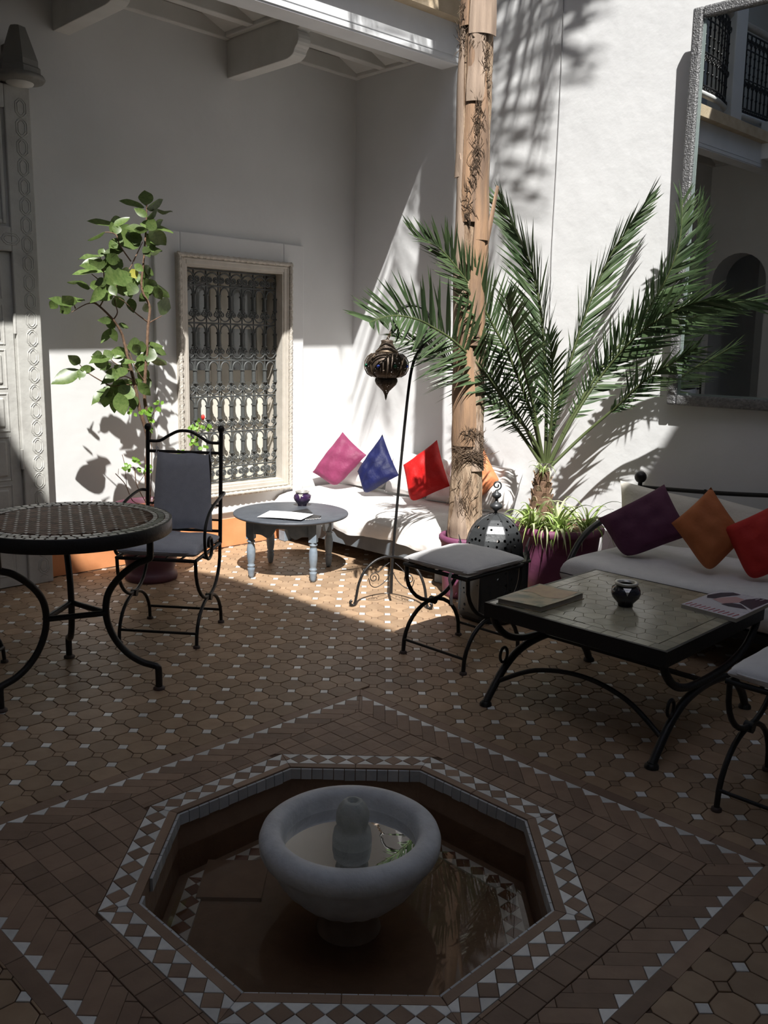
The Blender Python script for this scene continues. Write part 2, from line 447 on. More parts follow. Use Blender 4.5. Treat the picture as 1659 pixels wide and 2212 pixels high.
# frame and joists of the coffered ceiling, beams on scroll brackets
BX = [1.36, 2.655, 3.915]
cuts = [XL] + BX + [XB]
for i in range(len(cuts)-1):
    x0 = cuts[i] + (.105 if i else 0); x1 = cuts[i+1]
    if x1 - x0 < .2: continue
    for (ya, yb, zz) in ((YA-.05, YA, 3.585), (YF+.16, YF+.22, 3.585)):
        MB().box(x0, x1, ya, yb, zz, 3.70).build('ceiling_frame', BEAMM, ceiling, bevel=.008)
    for xa, xb in ((x0, x0+.05), (x1-.05, x1)):
        MB().box(xa, xb, YF+.16, YA-.05, 3.59, 3.70).build('ceiling_frame', BEAMM, ceiling, bevel=.008)
    for yy in (5.16, 4.90):
        MB().box(x0, x1, yy-.035, yy+.035, 3.60, 3.70).build('joist', BEAMM, ceiling, bevel=.006)
    for ya, yb in ((5.195, YA-.05), (4.935, 5.125), (4.66, 4.865)):    # sloping coffer boards
        MB().add([(x0+.05, ya, 3.62), (x0+.05, yb, 3.62), (x0+.24, yb, 3.699), (x0+.24, ya, 3.699)], [(0,1,2,3)]).build('coffer_board', CEILM, ceiling)
        MB().add([(x1-.05, ya, 3.62), (x1-.05, yb, 3.62), (x1-.24, yb, 3.699), (x1-.24, ya, 3.699)], [(3,2,1,0)]).build('coffer_board', CEILM, ceiling)
prof = [(YA, 3.70), (YA, 3.345), (4.86, 3.345)]
prof += [(4.86-.0-.10*math.sin(a), 3.345+.045-.045*math.cos(a)) for a in [PI*k/10 for k in range(1,6)]]
prof += [(4.765-.045*math.sin(a)*1.0, 3.40+.055-.055*math.cos(a)) for a in [PI*k/8 for k in range(1,8)]]
prof += [(4.70, 3.515), (4.66, 3.53), (4.62, 3.57), (4.60, 3.64), (4.60, 3.70)]
for bx in BX:
    MB().extr([(bx, y, z) for y, z in prof], (.105, 0, 0)).build('beam', BEAMM, ceiling, bevel=.004)

# upper gallery: pillar, coping rail and iron railing (seen in the mirror)
def rail_y(x): return YF + .06 - (.10*min(1, (x-.32)/.5)**.5+.10*math.sin(max(0, min(1, (x-.32)/4.7))*PI) if x > .32 else 0)
for x0, x1 in ((.02, .30), (XL+.05, XL+.3)):
    structure(MB().box(x0, x1, YF-.02, YF+.26, 3.42+.3, ZT), 'trim_3' if x0 > 0 else 'trim_4', PLASTER, bevel=.01,
              label='square white gallery pillar between the railings' if x0 > 0 else 'square white gallery pillar in the far corner', cat='pillar')
def railing(x0, x1, label):
    t = thing('balcony_railing', label, 'railing', ((x0+x1)/2, YF, 3.84))
    zb = 3.84
    n = max(2, round((x1-x0)/.115)); xs = [x0+(x1-x0)*i/n for i in range(n+1)]
    for z, h, w_, m in ((zb+.10, .018, .018, IRON), (zb+.40, .014, .014, IRON), (zb+.70, .014, .014, IRON), (zb+.86, .016, .016, IRON)):
        MB().tube([(x, rail_y(x), z) for x in xs], h/1.6, 6).build('rail', m, t)
    MB().tube([(x, rail_y(x), zb+.02) for x in xs], .035, 4).build('bottom_kerb', PLASTER, t)
    MB().tube([(x, rail_y(x), zb+.93) for x in xs], .045, 4).build('wooden_handrail', FRAMEW, t)
    bar0 = sc0 = ar0 = None
    for i in range(n):
        x = (xs[i]+xs[i+1])/2; y = rail_y(x); pz = zb
        if bar0 is None:
            bb = MB().tube([(0,0,.10),(0,0,.86)], .009, 6)
            for z in (.22, .33, .46, .55, .64): bb.ball((0,0,z), .016, 8)
            bar0 = bb.mesh('baluster', IRON)
            sc0 = MB().tube(cscroll(0, 0, .026, .022, .046), .0055, 5).mesh('scroll', IRON)
        o = link('baluster', bar0, t); o.location = (x, y, pz)
        for zz in (.065, .36, .79):
            o = link('scroll', sc0, t); o.location = (x, y, pz+zz)
    return t
railing(.32, 5.08, 'bowed black iron balcony railing beside the palm trunk, above the fascia')
railing(XL+.32, .0, 'straight black iron balcony railing beyond the gallery pillar')

# galleries on the other two sides
b = MB(); b.box(XL, -.64, YN, YF+.02, 3.45, 3.85)
structure(b, 'trim_5', FASC, label='pale gallery slab along the arched wall', cat='gallery')
b = MB(); b.box(-.64, XB, YN, -.98, 3.45, 3.85)
structure(b, 'trim_6', FASC, label='pale gallery slab behind the viewpoint', cat='gallery')

# ================================================================ floor with tiles
OC = V((1.705, 1.794, 0)); AO = .684; HS = .905      # octagon apothem; half side of the square surround (outer strip edge)
SX0, SX1, SY0, SY1 = OC.x-HS-.05, OC.x+HS+.05, OC.y-HS-.05, OC.y+HS+.05
def octv(ap, z=None):
    R = ap/math.cos(PI/8); out = []
    for k in range(8):
        a = PI/8 + k*PI/4; p = (OC.x+R*math.cos(a), OC.y+R*math.sin(a))
        out.append(p if z is None else (p[0], p[1], z))
    return out
AR = .583                                             # inner edge of the pool rim
ZB = -.005
b = MB()
b.box(XL, XB, YN, SY0, -.12, ZB); b.box(XL, XB, SY1, YA, -.12, ZB); b.box(XL, SX0, SY0, SY1, -.12, ZB); b.box(SX1, XB, SY0, SY1, -.12, ZB)
ov = octv(AR); sq = [(SX1, SY1), (SX0, SY1), (SX0, SY0), (SX1, SY0)]
vs = [(p[0], p[1], ZB) for p in ov + sq]
# octagon vertices: k=0 (22.5), 1 (67.5) ... ; square corners at 45, 135, 225, 315
fs = [(8,1,0), (9,3,2), (10,5,4), (11,7,6), (8,9,2,1), (9,10,4,3), (10,11,6,5), (11,8,0,7)]
b.add(vs, fs)
floor = structure(b, 'floor', GROUT, label='brown terracotta courtyard floor of octagonal tiles', cat='floor')

P = .1045; PX, PY = 2.519, 2.839; HD = .0245; G = .0017
def tile_mesh(poly, z0=-.012, z1=0.0, chamfer=.0012):
    m = MB(); n = len(poly)
    if sum(poly[i][0]*poly[(i+1)%n][1]-poly[(i+1)%n][0]*poly[i][1] for i in range(n)) < 0: poly = poly[::-1]
    top = shrink(poly, chamfer*1.6)
    vs = [(p[0],p[1],z0) for p in poly]+[(p[0],p[1],z1-chamfer) for p in poly]+[(p[0],p[1],z1) for p in top]
    fs = [(i,(i+1)%n,n+(i+1)%n,n+i) for i in range(n)]+[(n+i,n+(i+1)%n,2*n+(i+1)%n,2*n+i) for i in range(n)]+[tuple(range(2*n,3*n))]
    return m.add(vs, fs)
h = P/2-G
OCTO = [(h, -h+HD), (h, h-HD), (h-HD, h), (-h+HD, h), (-h, h-HD), (-h, -h+HD), (-h+HD, -h), (h-HD, -h)]
q = HD-G
SQT = [(q, 0), (0, q), (-q, 0), (0, -q)]
me_oct = tile_mesh(OCTO).mesh('octagon_tile', TERRA)
me_sqw = tile_mesh(SQT).mesh('white_square_tile', WHITE_T)
me_sqt = tile_mesh(SQT).mesh('brown_square_tile', TERRA)
def outside_square(poly):
    c = (sum(p[0] for p in poly)/len(poly), sum(p[1] for p in poly)/len(poly))
    d = [(c[0]-SX1, (-1, 0, -SX1)), (SX0-c[0], (1, 0, SX0)), (c[1]-SY1, (0, -1, -SY1)), (SY0-c[1], (0, 1, SY0))]
    e = max(d)[1]
    return clip(poly, *e)
cells = []
nx0, nx1 = int((XL-PX)/P)-1, int((XB-PX)/P)+2
ny0, ny1 = int((YN-PY)/P)-1, int((YA-PY)/P)+2
for i in range(nx0, nx1):
    for j in range(ny0, ny1):
        for kind, cx, cyy in (('o', PX+(i+.5)*P, PY+(j+.5)*P), ('w' if (i+j) % 2 == 0 else 't', PX+i*P, PY+j*P)):
            base = OCTO if kind == 'o' else SQT
            poly = [(cx+p[0], cyy+p[1]) for p in base]
            if min(p[0] for p in poly) < XL or max(p[0] for p in poly) > XB or min(p[1] for p in poly) < YN or max(p[1] for p in poly) > YA-.012:
                continue
            full = True
            if max(p[0] for p in poly) > SX0 and min(p[0] for p in poly) < SX1 and max(p[1] for p in poly) > SY0 and min(p[1] for p in poly) < SY1:
                poly = outside_square(poly); full = False
                if area(poly) < .0002: continue
            u = pix((cx, cyy, 0)); vis = -20 < u[0] < IW+20 and -20 < u[1] < IH+20
            cells.append((0 if vis else 1, math.hypot(cx, cyy), kind, cx, cyy, poly, full))
cells.sort(key=lambda c: c[:2])
cnt = {'o': 0, 'w': 0, 't': 0}; rest = {'o': MB(), 'w': MB(), 't': MB()}
for (vis, dist, kind, cx, cyy, poly, full) in cells:
    dz = random.uniform(-.0012, .0006)
    if cnt[kind] < 300 and not vis:
        cnt[kind] += 1
        nm = {'o': 'octagon_tile', 'w': 'white_tile', 't': 'square_tile'}[kind]
        if full:
            o = link(nm, {'o': me_oct, 'w': me_sqw, 't': me_sqt}[kind], floor); o.location = (cx, cyy, dz)
        else:
            tile_mesh(poly).build(nm, WHITE_T if kind == 'w' else TERRA, floor)
    else:
        t = tile_mesh([(p[0], p[1]) for p in poly], -.012+dz, dz); rest[kind].add(t.v, t.f)
rest['o'].build('octagon_tiles_beyond', TERRA, floor, kind='stuff')
rest['w'].build('white_tiles_beyond', WHITE_T, floor, kind='stuff')
rest['t'].build('square_tiles_beyond', TERRA, floor, kind='stuff')

def place(poly, name, m, z1=0.0, z0=-.012, gap=.0010):
    if area(poly) < .00006: return
    poly = shrink(poly, gap); dz = random.uniform(-.001, .0005)
    tile_mesh(poly, z0, z1+dz).build(name, m, floor)
# square surround: outer strip, white teeth, slanting bricks, inner field
tri = .0711
for side in range(4):
    a = side*PI/2
    def R2(s, d):      # s along the side, d inwards from the strip's inner edge
        x, y = s, HS-d
        return (OC.x + x*math.cos(a) - y*math.sin(a), OC.y + x*math.sin(a) + y*math.cos(a))
    L = .24; s = -HS-.05
    while s < HS+.05-1e-6:
        e = min(s+L, HS+.05)
        poly = [(s, -.05), (e, -.05), (e, 0), (s, 0)]
        poly = clip(clip(poly, 1, 1, HS), -1, 1, HS)   # mitre:  |s| <= HS - d
        place([R2(*p) for p in poly], 'strip_tile', TERRA_D); s = e
    nt_ = int(2*HS/tri); off = -HS + (2*HS-nt_*tri)/2
    sg = 1
    for k in range(-3, nt_+3):
        s0 = off + k*tri; s1 = s0+tri; sm = (s0+s1)/2
        if s0 > -HS and s1 < HS: place([R2(s0, 0), R2(s1, 0), R2(sm, tri/2)], 'white_tooth_tile', WHITE_T)
        # slanting brick behind each tooth
        w2 = tri/2; Lb = .17
        for (t0, t1) in ((0, .105), (.105, .21)):
            poly = [(sm+sg*t0, w2+t0-0), (sm+sg*(t0)+sg*w2, w2+t0-w2), (sm+sg*t1+sg*w2, t1), (sm+sg*t1, w2+t1)]
            poly = clip(clip(clip(clip(poly, 0, 1, .128), 0, -1, 0), 1, 1, HS), -1, 1, HS)
            if len(poly) > 2 and area(poly) > .0001: place([R2(*p) for p in poly], 'slant_brick', TERRA_D)
# inner field between the band and the octagon border
IH_ = HS-.130
g = .078
ni = int(math.ceil(2*IH_/g))
def oct_out(poly, ap):
    c = (sum(p[0] for p in poly)/len(poly)-OC.x, sum(p[1] for p in poly)/len(poly)-OC.y)
    best = max(range(8), key=lambda k: c[0]*math.cos(k*PI/4)+c[1]*math.sin(k*PI/4))
    nx, ny = math.cos(best*PI/4), math.sin(best*PI/4)
    return clip(poly, -nx, -ny, -(ap+nx*OC.x+ny*OC.y))
for i in range(ni):
    for j in range(ni):
        x0, y0 = OC.x-IH_+i*g, OC.y-IH_+j*g
        poly = [(x0, y0), (min(x0+g, OC.x+IH_), y0), (min(x0+g, OC.x+IH_), min(y0+g, OC.y+IH_)), (x0, min(y0+g, OC.y+IH_))]
        poly = oct_out(poly, AO+.002)
        if len(poly) > 2 and area(poly) > .0004: place(poly, 'field_brick', TERRA_D)
# octagon border of white triangles and brown diamonds, rim and pool
def border(ap, z, white, brown, npit, zlow, parent_names=('white_triangle_tile', 'diamond_tile')):
    side = 2*ap*math.tan(PI/8); pit = side/npit; hh = pit/2
    for k in range(8):
        a = k*PI/4; n_ = (math.cos(a), math.sin(a)); t_ = (-math.sin(a), math.cos(a))
        def Q(s, d): return (OC.x+n_[0]*(ap-d)+t_[0]*s, OC.y+n_[1]*(ap-d)+t_[1]*s)
        tn = math.tan(PI/8)
        def mit(poly):
            return clip(clip(poly, 1, tn, ap*tn), -1, tn, ap*tn)
        for i in range(npit):
            s0 = -side/2+i*pit
            for poly in ([(s0, 0), (s0+pit, 0), (s0+hh, hh)], [(s0, pit), (s0+pit, pit), (s0+hh, hh)]):
                poly = mit(poly)
                if len(poly) > 2: place([Q(*p) for p in poly], parent_names[0], white, z, z-zlow)
        for i in range(npit+1):
            s0 = -side/2+i*pit
            poly = mit([(s0, 0), (s0+hh, hh), (s0, pit), (s0-hh, hh)])
            if len(poly) > 2: place([Q(*p) for p in poly], parent_names[1], brown, z, z-zlow)
    return pit
pit = border(AO, 0.0, WHITE_T, TERRA_D, 8, .012)
A2 = AO-pit; A3 = AR+.001
for k in range(8):
    a = k*PI/4; n_ = (math.cos(a), math.sin(a)); t_ = (-math.sin(a), math.cos(a)); tn = math.tan(PI/8)
    for s0, s1 in ((-1, 0), (0, 1)):
        poly = [(s0*A2*tn, A2), (s1*A2*tn, A2), (s1*A3*tn, A3), (s0*A3*tn, A3)]
        place([(OC.x+n_[0]*d+t_[0]*s, OC.y+n_[1]*d+t_[1]*s) for s, d in poly], 'border_strip', TERRA_D)
    nr = 12; side = 2*AR*tn; st = side/nr
    for i in range(nr):
        if k == 3 and i in (9, 10): continue          # a few rim tiles are missing
        s0, s1 = -side/2+i*st+.0015, -side/2+(i+1)*st-.0015
        hgt2 = random.uniform(.044, .049); p_ = lambda s, d, z: V((OC.x+n_[0]*d+t_[0]*s, OC.y+n_[1]*d+t_[1]*s, z))
        d_ = AR-.0005
        MB().extr([p_(s0, d_, -.0055), p_(s1, d_, -.0055), p_(s1, d_, -hgt2), p_(s0, d_, -hgt2)], (-n_[0]*.008, -n_[1]*.008, 0)).build('rim_tile', RIM_T, floor)
# basin of the sunken pool
ZP = -.235
o1, o2 = octv(AR, -.004), octv(AR, ZP); o3 = octv(AR+.08, -.02); o4 = octv(AR+.08, ZP-.08)
b = MB().add(o1+o2, [(i, (i+1) % 8, 8+(i+1) % 8, 8+i) for i in range(8)]); b.f = [f[::-1] for f in b.f]
b.add(o2, [tuple(range(8))])
pool = b.build('pool_basin', POOLW, floor)
WATZ = -.135
border(AR-.035, ZP+.008, WHITE_T, TERRA_R, 7, .01, ('pool_white_tile', 'pool_red_tile'))
dc = onz(505, 1905, ZP)
MB().prism([(dc.x-.15, dc.y), (dc.x, dc.y-.15), (dc.x+.15, dc.y), (dc.x, dc.y+.15)], ZP, ZP+.014).build('drain_cover', TERRA_D, floor)
MB().add(octv(AR-.0005, WATZ), [tuple(range(8))]).build('pool_water', WATER, label='still dark water in the sunken octagonal pool', cat='water', kind='stuff')

# ================================================================ window
DEP = YA+.13
win = structure(MB().box(WX0, WX1, YA+.27, YA+.30, WZ0, WZ1), 'window_1', SHUTT, label='tall window with beige frame, iron grille and cream shutters', cat='window')
fx0, fx1, fz0, fz1 = 3.444, 4.452, .401, 2.134
def frame_rect(m, x0, x1, z0, z1, wdt, ya, yb):
    m.box(x0, x0+wdt, ya, yb, z0, z1); m.box(x1-wdt, x1, ya, yb, z0, z1)
    m.box(x0+wdt, x1-wdt, ya, yb, z0, z0+wdt); m.box(x0+wdt, x1-wdt, ya, yb, z1-wdt, z1); return m
frame_rect(MB(), fx0, fx1, fz0, fz1, .072, YA-.058, YA-.02).build('window_frame', FRAMEW, win, bevel=.005)
frame_rect(MB(), fx0+.03, fx1-.03, fz0+.03, fz1-.03, .014, YA-.064, YA-.05).build('frame_bead', FRAMEW, win, bevel=.004)
frame_rect(MB(), fx0+.068, fx1-.068, fz0+.068, fz1-.068, .016, YA-.05, YA+.14).build('window_reveal', FRAMEW, win)
def rope(a, b_):
    a, b_ = V(a), V(b_); L = (b_-a).length; n = int(L/.0022/4); m = MB()
    d = (b_-a)/L; u = V((0, 1, 0)); w_ = d.cross(u)
    for ph in (0, PI*2/3, PI*4/3):
        pts = [a+d*(L*i/n)+u*(.0095*math.cos(ph+i*4*.0022/.032*2*PI))+w_*(.0095*math.sin(ph+i*4*.0022/.032*2*PI)) for i in range(n+1)]
        m.tube(pts, .0095, 5)
    return m
yr = YA-.064
for a, b_ in (((fx0+.012, yr, fz0), (fx0+.012, yr, fz1)), ((fx1-.012, yr, fz0), (fx1-.012, yr, fz1)), ((fx0, yr, fz0+.012), (fx1, yr, fz0+.012)), ((fx0, yr, fz1-.012), (fx1, yr, fz1-.012))):
    rope(a, b_).build('rope_moulding', FRAMEW, win)
# shutters with panels and panes
ys = YA+.16
sx0, sx1, sz0, sz1 = fx0+.08, fx1-.08, fz0+.08, fz1-.08
mid = (sx0+sx1)/2
for x0, x1 in ((sx0, mid-.004), (mid+.004, sx1)):
    sh = frame_rect(MB(), x0, x1, sz0, sz1, .085, ys, ys+.035)
    for zc in (sz0+.42, sz0+.80, sz0+1.20): sh.box(x0+.085, x1-.085, ys, ys+.035, zc-.045, zc+.045)
    so = sh.build('shutter', SHUTT, win, bevel=.004)
    zz = [sz0+.085, sz0+.375, sz0+.465, sz0+.755, sz0+.845, sz0+1.155, sz0+1.245, sz1-.085]
    for i in range(4):
        if i < 2: MB().box(x0+.085, x1-.085, ys+.008, ys+.026, zz[2*i], zz[2*i+1]).build('panel', mat('pale_shutter_panel', (.66,.66,.60), .6) if 'pale_shutter_panel' not in MATS else MATS['pale_shutter_panel'], so)
        else: MB().box(x0+.085, x1-.085, ys+.012, ys+.02, zz[2*i], zz[2*i+1]).build('pane', PANE, so)
# iron grille
yg = YA+.035
gx0, gx1, gz0, gz1 = fx0+.085, fx1-.085, fz0+.085, fz1-.085
ZR = [gz0+.010] + [gz0+.122+.2645*k for k in range(6)] + [gz1-.010]
gm = MB()
for z in ZR: gm.tube([(gx0, yg, z), (gx1, yg, z)], .0065, 6)
grille = gm.build('grille', GRILLE, win)
NB = 9; bs = (gx1-gx0)/(NB-1)
bm = MB()
for i in range(len(ZR)-1):
    z0, z1 = ZR[i]-gz0, ZR[i+1]-gz0
    if i in (0, 6):
        bm.tube([(0,0,z0), (0,0,z1)], .008, 6); continue
    bm.tube([(0,0,z0), (0,0,z1)], .006, 6)
    zl, zh = z0+.105, z1-.068
    bm.tube([(0,0,zl), (0,0,zh)], .0155, 8)
    for z in (zl, zh): bm.tube([(0,0,z-.006), (0,0,z+.006)], .021, 8)
    for sg in (-1, 1): bm.tube(spiral((sg*.017, 0, zl-.022), .010, .010, PI/2, sg*.9, 10), .0038, 5)
    bm.tube([(0,0,z0+.045-.005), (0,0,z0+.045+.005)], .017, 8)
me_bar = bm.mesh('bar', GRILLE)
for i in range(NB):
    o = link('bar', me_bar, grille); o.location = (gx0+bs*i, yg, gz0)
am = MB(); sm_ = MB(); lm_ = MB(); TIERS = []
for i in range(1, 6):
    z0, z1 = ZR[i]-gz0, ZR[i+1]-gz0
    TIERS.append((z0, z1))
am.tube(arc((bs/2, -.004, 0), bs/2-.012, 0, PI, 12, ry=.052), .0060, 6)
sm_.tube(cscroll(bs/2, 0, .025, .021, .044, -.006), .0052, 5)
lm_.tube(cscroll(bs/2, 0, .028, .026, .050, -.006, 1.9), .0062, 5)
me_a, me_s, me_l = am.mesh('arch', GRILLE), sm_.mesh('scroll', GRILLE), lm_.mesh('large_scroll', GRILLE)
for i in range(NB-1):
    for z0, z1 in TIERS:
        o = link('arch', me_a, grille); o.location = (gx0+bs*i, yg, gz0+z1-.062)
        o = link('scroll', me_s, grille); o.location = (gx0+bs*i, yg, gz0+z0+.060)
    for zz, fl in ((.078, 1), (ZR[6]-gz0+.042, -1)):
        o = link('large_scroll', me_l, grille); o.location = (gx0+bs*i, yg, gz0+zz); o.scale = (1, 1, fl)

# ================================================================ carved door
YD = YA-.10
dx1 = 2.445; dx0 = 1.10; dtop = 2.96
door = structure(MB().box(dx0, dx1, YD+.02, YA+.005, 0, dtop), 'door_1', DOORM, label='tall weathered white panelled door with carved frame', cat='door', bevel=.006)
fw = .155
b = MB(); b.box(dx1-fw, dx1, YD-.012, YD+.03, 0, dtop); b.box(dx0, dx0+fw, YD-.012, YD+.03, 0, dtop)
b.box(dx0+fw, dx1-fw, YD-.012, YD+.03, dtop-.13, dtop); b.box(dx0+fw, dx1-fw, YD-.012, YD+.03, 2.035, 2.175)
b.build('door_frame', DOORM, door, bevel=.006)
MB().box(dx0+fw, dx1-fw, YD+.005, YD+.03, 2.175, dtop-.13).build('upper_panel', DOORM, door)
frame_rect(MB(), dx0+fw+.02, dx1-fw-.02, 2.19, dtop-.145, .022, YD-.004, YD+.02).build('upper_moulding', DOORM, door, bevel=.006)
# carved chain on the frame
def chain(m, p, d, s, L, n, w_):
    p, d, s = V(p), V(d).normalized(), V(s).normalized(); st = L/n
    for i in range(n):
        c = p+d*(st*(i+.5))
        for k in (1.0, .62):
            hw, hl = w_*k, st*.47*(.95 if k == 1 else .75)
            pts = [c+s*(-hw)+d*(-hl*.55), c+s*(-hw)+d*(hl*.55), c+s*(-hw*.3)+d*hl, c+s*(hw*.3)+d*hl, c+s*hw+d*(hl*.55), c+s*hw+d*(-hl*.55), c+s*(hw*.3)+d*(-hl), c+s*(-hw*.3)+d*(-hl)]
            m.tube(pts, .0035, 4, closed=True)
        e = p+d*(st*i)
        m.tube([e+s*w_*.8+d*st*.14, e-s*w_*.8-d*st*.14], .003, 4); m.tube([e-s*w_*.8+d*st*.14, e+s*w_*.8-d*st*.14], .003, 4)
    return m
chain(MB(), (dx1-.06, YD-.012, .06), (0,0,1), (1,0,0), dtop-.12, 26, .032).build('carved_chain', DOORM, door)
chain(MB(), (dx0+.1, YD-.012, 2.105), (1,0,0), (0,0,1), dx1-dx0-.2, 10, .032).build('carved_chain', DOORM, door)
# the leaf: stiles, panels, hinges
lx1 = dx1-fw-.004; lx0 = dx0+fw+.004
for (px0, px1) in ((lx1-.30, lx1-.085), (lx1-.60, lx1-.36), (lx0+.03, lx0+.35)):
    for (z0, z1) in ((.10, .32), (.40, .62), (.70, .92), (1.0, 1.18), (1.26, 1.44), (1.52, 1.70), (1.79, 1.95)):
        pn = MB().box(px0, px1, YD+.002, YD+.022, z0, z1).build('door_panel', DOORM, door, bevel=.012)
        frame_rect(MB(), px0-.028, px1+.028, z0-.028, z1+.028, .012, YD+.006, YD+.022).build('panel_moulding', DOORM, pn, bevel=.004)
MB().box(lx0+.004, lx1-.006, YD+.010, YD+.021, .008, 2.028).build('door_leaf', DOORM, door)
for z in (.80, 1.62):
    MB().tube([(lx1, YD-.004, z-.06), (lx1, YD-.004, z+.06)], .011, 8).build('hinge', DOORM, door)
# faceted wall lamp above the door
c = ony(36, 172, YD-.02)
t = thing('wall_lamp', 'dark faceted pyramid wall lamp above the carved door', 'wall lamp', (c.x, YA-.16, c.z-.06))
c = V((c.x, YA-.16, c.z))
dk = mat('dull_bronze_grey', (.20,.195,.18), .6, .2, bump=.3)
MB().lathe([(.12, .02), (.12, .05), (.108, .06), (.108, .09), (.045, .27), (.018, .28)], 6, c, smooth=False, twist=.3).build('shade', dk, t)
MB().lathe([(.08, -.025), (.128, -.016), (.14, 0), (.132, .016), (.112, .02)], 24, c).build('shade_ring', dk, t)
MB().lathe([(.02, -.045), (.072, -.034), (.08, -.016)], 16, c).build('cap', BEAMM, t)
MB().box(c.x-.03, c.x+.03, c.y, YA+.002, c.z+.1, c.z+.2).build('bracket', dk, t)

# thin cable down the right wall
pts = [onx(px, py, XB-.006) for px, py in ((1219, -40), (1216, 60), (1211, 180), (1205, 300), (1198, 430), (1192, 540), (1189, 640), (1186, 760), (1184, 900))]
MB().tube(smooth_path(pts, 4), .0030, 6).build('wall_cable', mat('dull_grey_cable', (.33,.33,.33), .7), label='thin grey cable running down the sunlit wall', cat='cable')
# ================================================================ mirror
t = thing('wall_mirror', 'large leaning mirror with dark hammered metal frame', 'mirror', (XB-.05, 1.9, 1.22))
bl, tl = V((XB-.045, 2.618, 1.222)), V((XB-.10, 2.566, 3.437))
wd = 1.45; dr = V((0.012, -1, 0)).normalized()
upv = (tl-bl); hgt_ = upv.length; upv = (upv - dr*upv.dot(dr)).normalized()
nrm = upv.cross(dr).normalized()
if nrm.x > 0: nrm = -nrm
def mp(a, z, o=0): return bl + dr*a + upv*z + nrm*o
fwid = .062
def mbar(a0, a1, z0, z1, nm, m_, o0=-.02, o1=.022):
    pts = [mp(a0, z0, o0), mp(a1, z0, o0), mp(a1, z1, o0), mp(a0, z1, o0)]
    return MB().extr(pts, nrm*(o1-o0)).build(nm, m_, t, bevel=.012)
mbar(0, fwid, 0, hgt_, 'frame_side', MFRAME); mbar(wd-fwid, wd, 0, hgt_, 'frame_side', MFRAME)
mbar(fwid, wd-fwid, 0, fwid, 'frame_side', MFRAME); mbar(fwid, wd-fwid, hgt_-fwid, hgt_, 'frame_side', MFRAME)
mbar(fwid, wd-fwid, fwid, hgt_-fwid, 'glass', MGLASS, -.004, .0).modifiers.clear()
for e in ((fwid, fwid+.016, fwid, hgt_-fwid), (fwid+.016, wd-fwid, fwid, fwid+.012)):
    mbar(*e, 'glass_edge', BEVELG, .0, .004).modifiers.clear()
# ================================================================ fountain bowl
t = thing('fountain_bowl', 'round pale stone fountain bowl standing in the pool', 'fountain', (OC.x, OC.y, ZP))
c = (OC.x, OC.y, 0)
def rib(a, r, z):
    k = max(0, min(1, (.045-z)/.05))
    return 1 + k*.028*(abs(math.sin(a*10))-.6)
outer = [(.07, -.160), (.11, -.142), (.158, -.110), (.198, -.070), (.230, -.024), (.256, .03)]
MB().lathe(outer, 160, c, mod=rib).build('ribbed_body', STONE, t)
rim = [(.255, .028), (.268, .035), (.276, .052), (.277, .075), (.270, .094), (.256, .104), (.236, .107), (.217, .102), (.207, .088), (.204, .06), (.195, .02), (.17, -.02), (.12, -.035), (.0001, -.035)]
MB().lathe(rim, 96, c, close=False).build('rim', STONE, t)
MB().lathe([(.10, ZP+.001), (.09, -.20), (.07, -.155)], 32, c).build('foot', STONE, t)
def cone(a, r, z): return 1 + (.10*abs(math.sin(a*4+z*30)) if z > .095 else .015*math.sin(a*3))
MB().lathe([(.072, -.034), (.074, .0), (.072, .028), (.061, .034), (.060, .07), (.056, .095), (.043, .105), (.047, .125), (.046, .15), (.039, .172), (.028, .186), (.016, .19), (.014, .17), (.0001, .165)], 48, (OC.x+.005, OC.y-.004, 0), mod=cone, close=False).build('finial', STONE_IN, t)
MB().lathe([(.0001, .050), (.2035, .050)], 64, c, close=False).build('bowl_water', WATER2, label='shallow clear water filling the stone bowl', cat='water', kind='stuff')

# ================================================================ wrought iron furniture
def hoop_side(t, x, hy, hs, zs, zn, r, m=IRON, splay=.0):
    """one side of a chair or stool: U under the seat tied to an arch on the floor"""
    U = [(x, -hs, zs)] + [(x, -hs*math.cos(a)*1.0, zs-.03-(zs-.03-zn)*math.sin(a)) for a in [PI*k/14 for k in range(1, 14)]] + [(x, hs, zs)]
    MB().tube(U, r, 8).build('seat_hoop', m, t, world=False)
    Ar = [(x, -hy, .012)] + [(x, -hy*math.cos(a), .03+(zn-.03)*math.sin(a)) for a in [PI*k/16 for k in range(1, 16)]] + [(x, hy, .012)]
    MB().tube(Ar, r, 8).build('leg_arch', m, t, world=False)
    MB().tube([(x-.016, 0, zn-.004), (x+.016, 0, zn-.004)], r*2.0, 8).build('tie', m, t, world=False)
    for sy in (-1, 1):
        MB().lathe([(.012, .014), (.018, .010), (.019, 0)][::-1], 10, (x, sy*hy, 0)).build('foot', RUSTY, t, world=False)
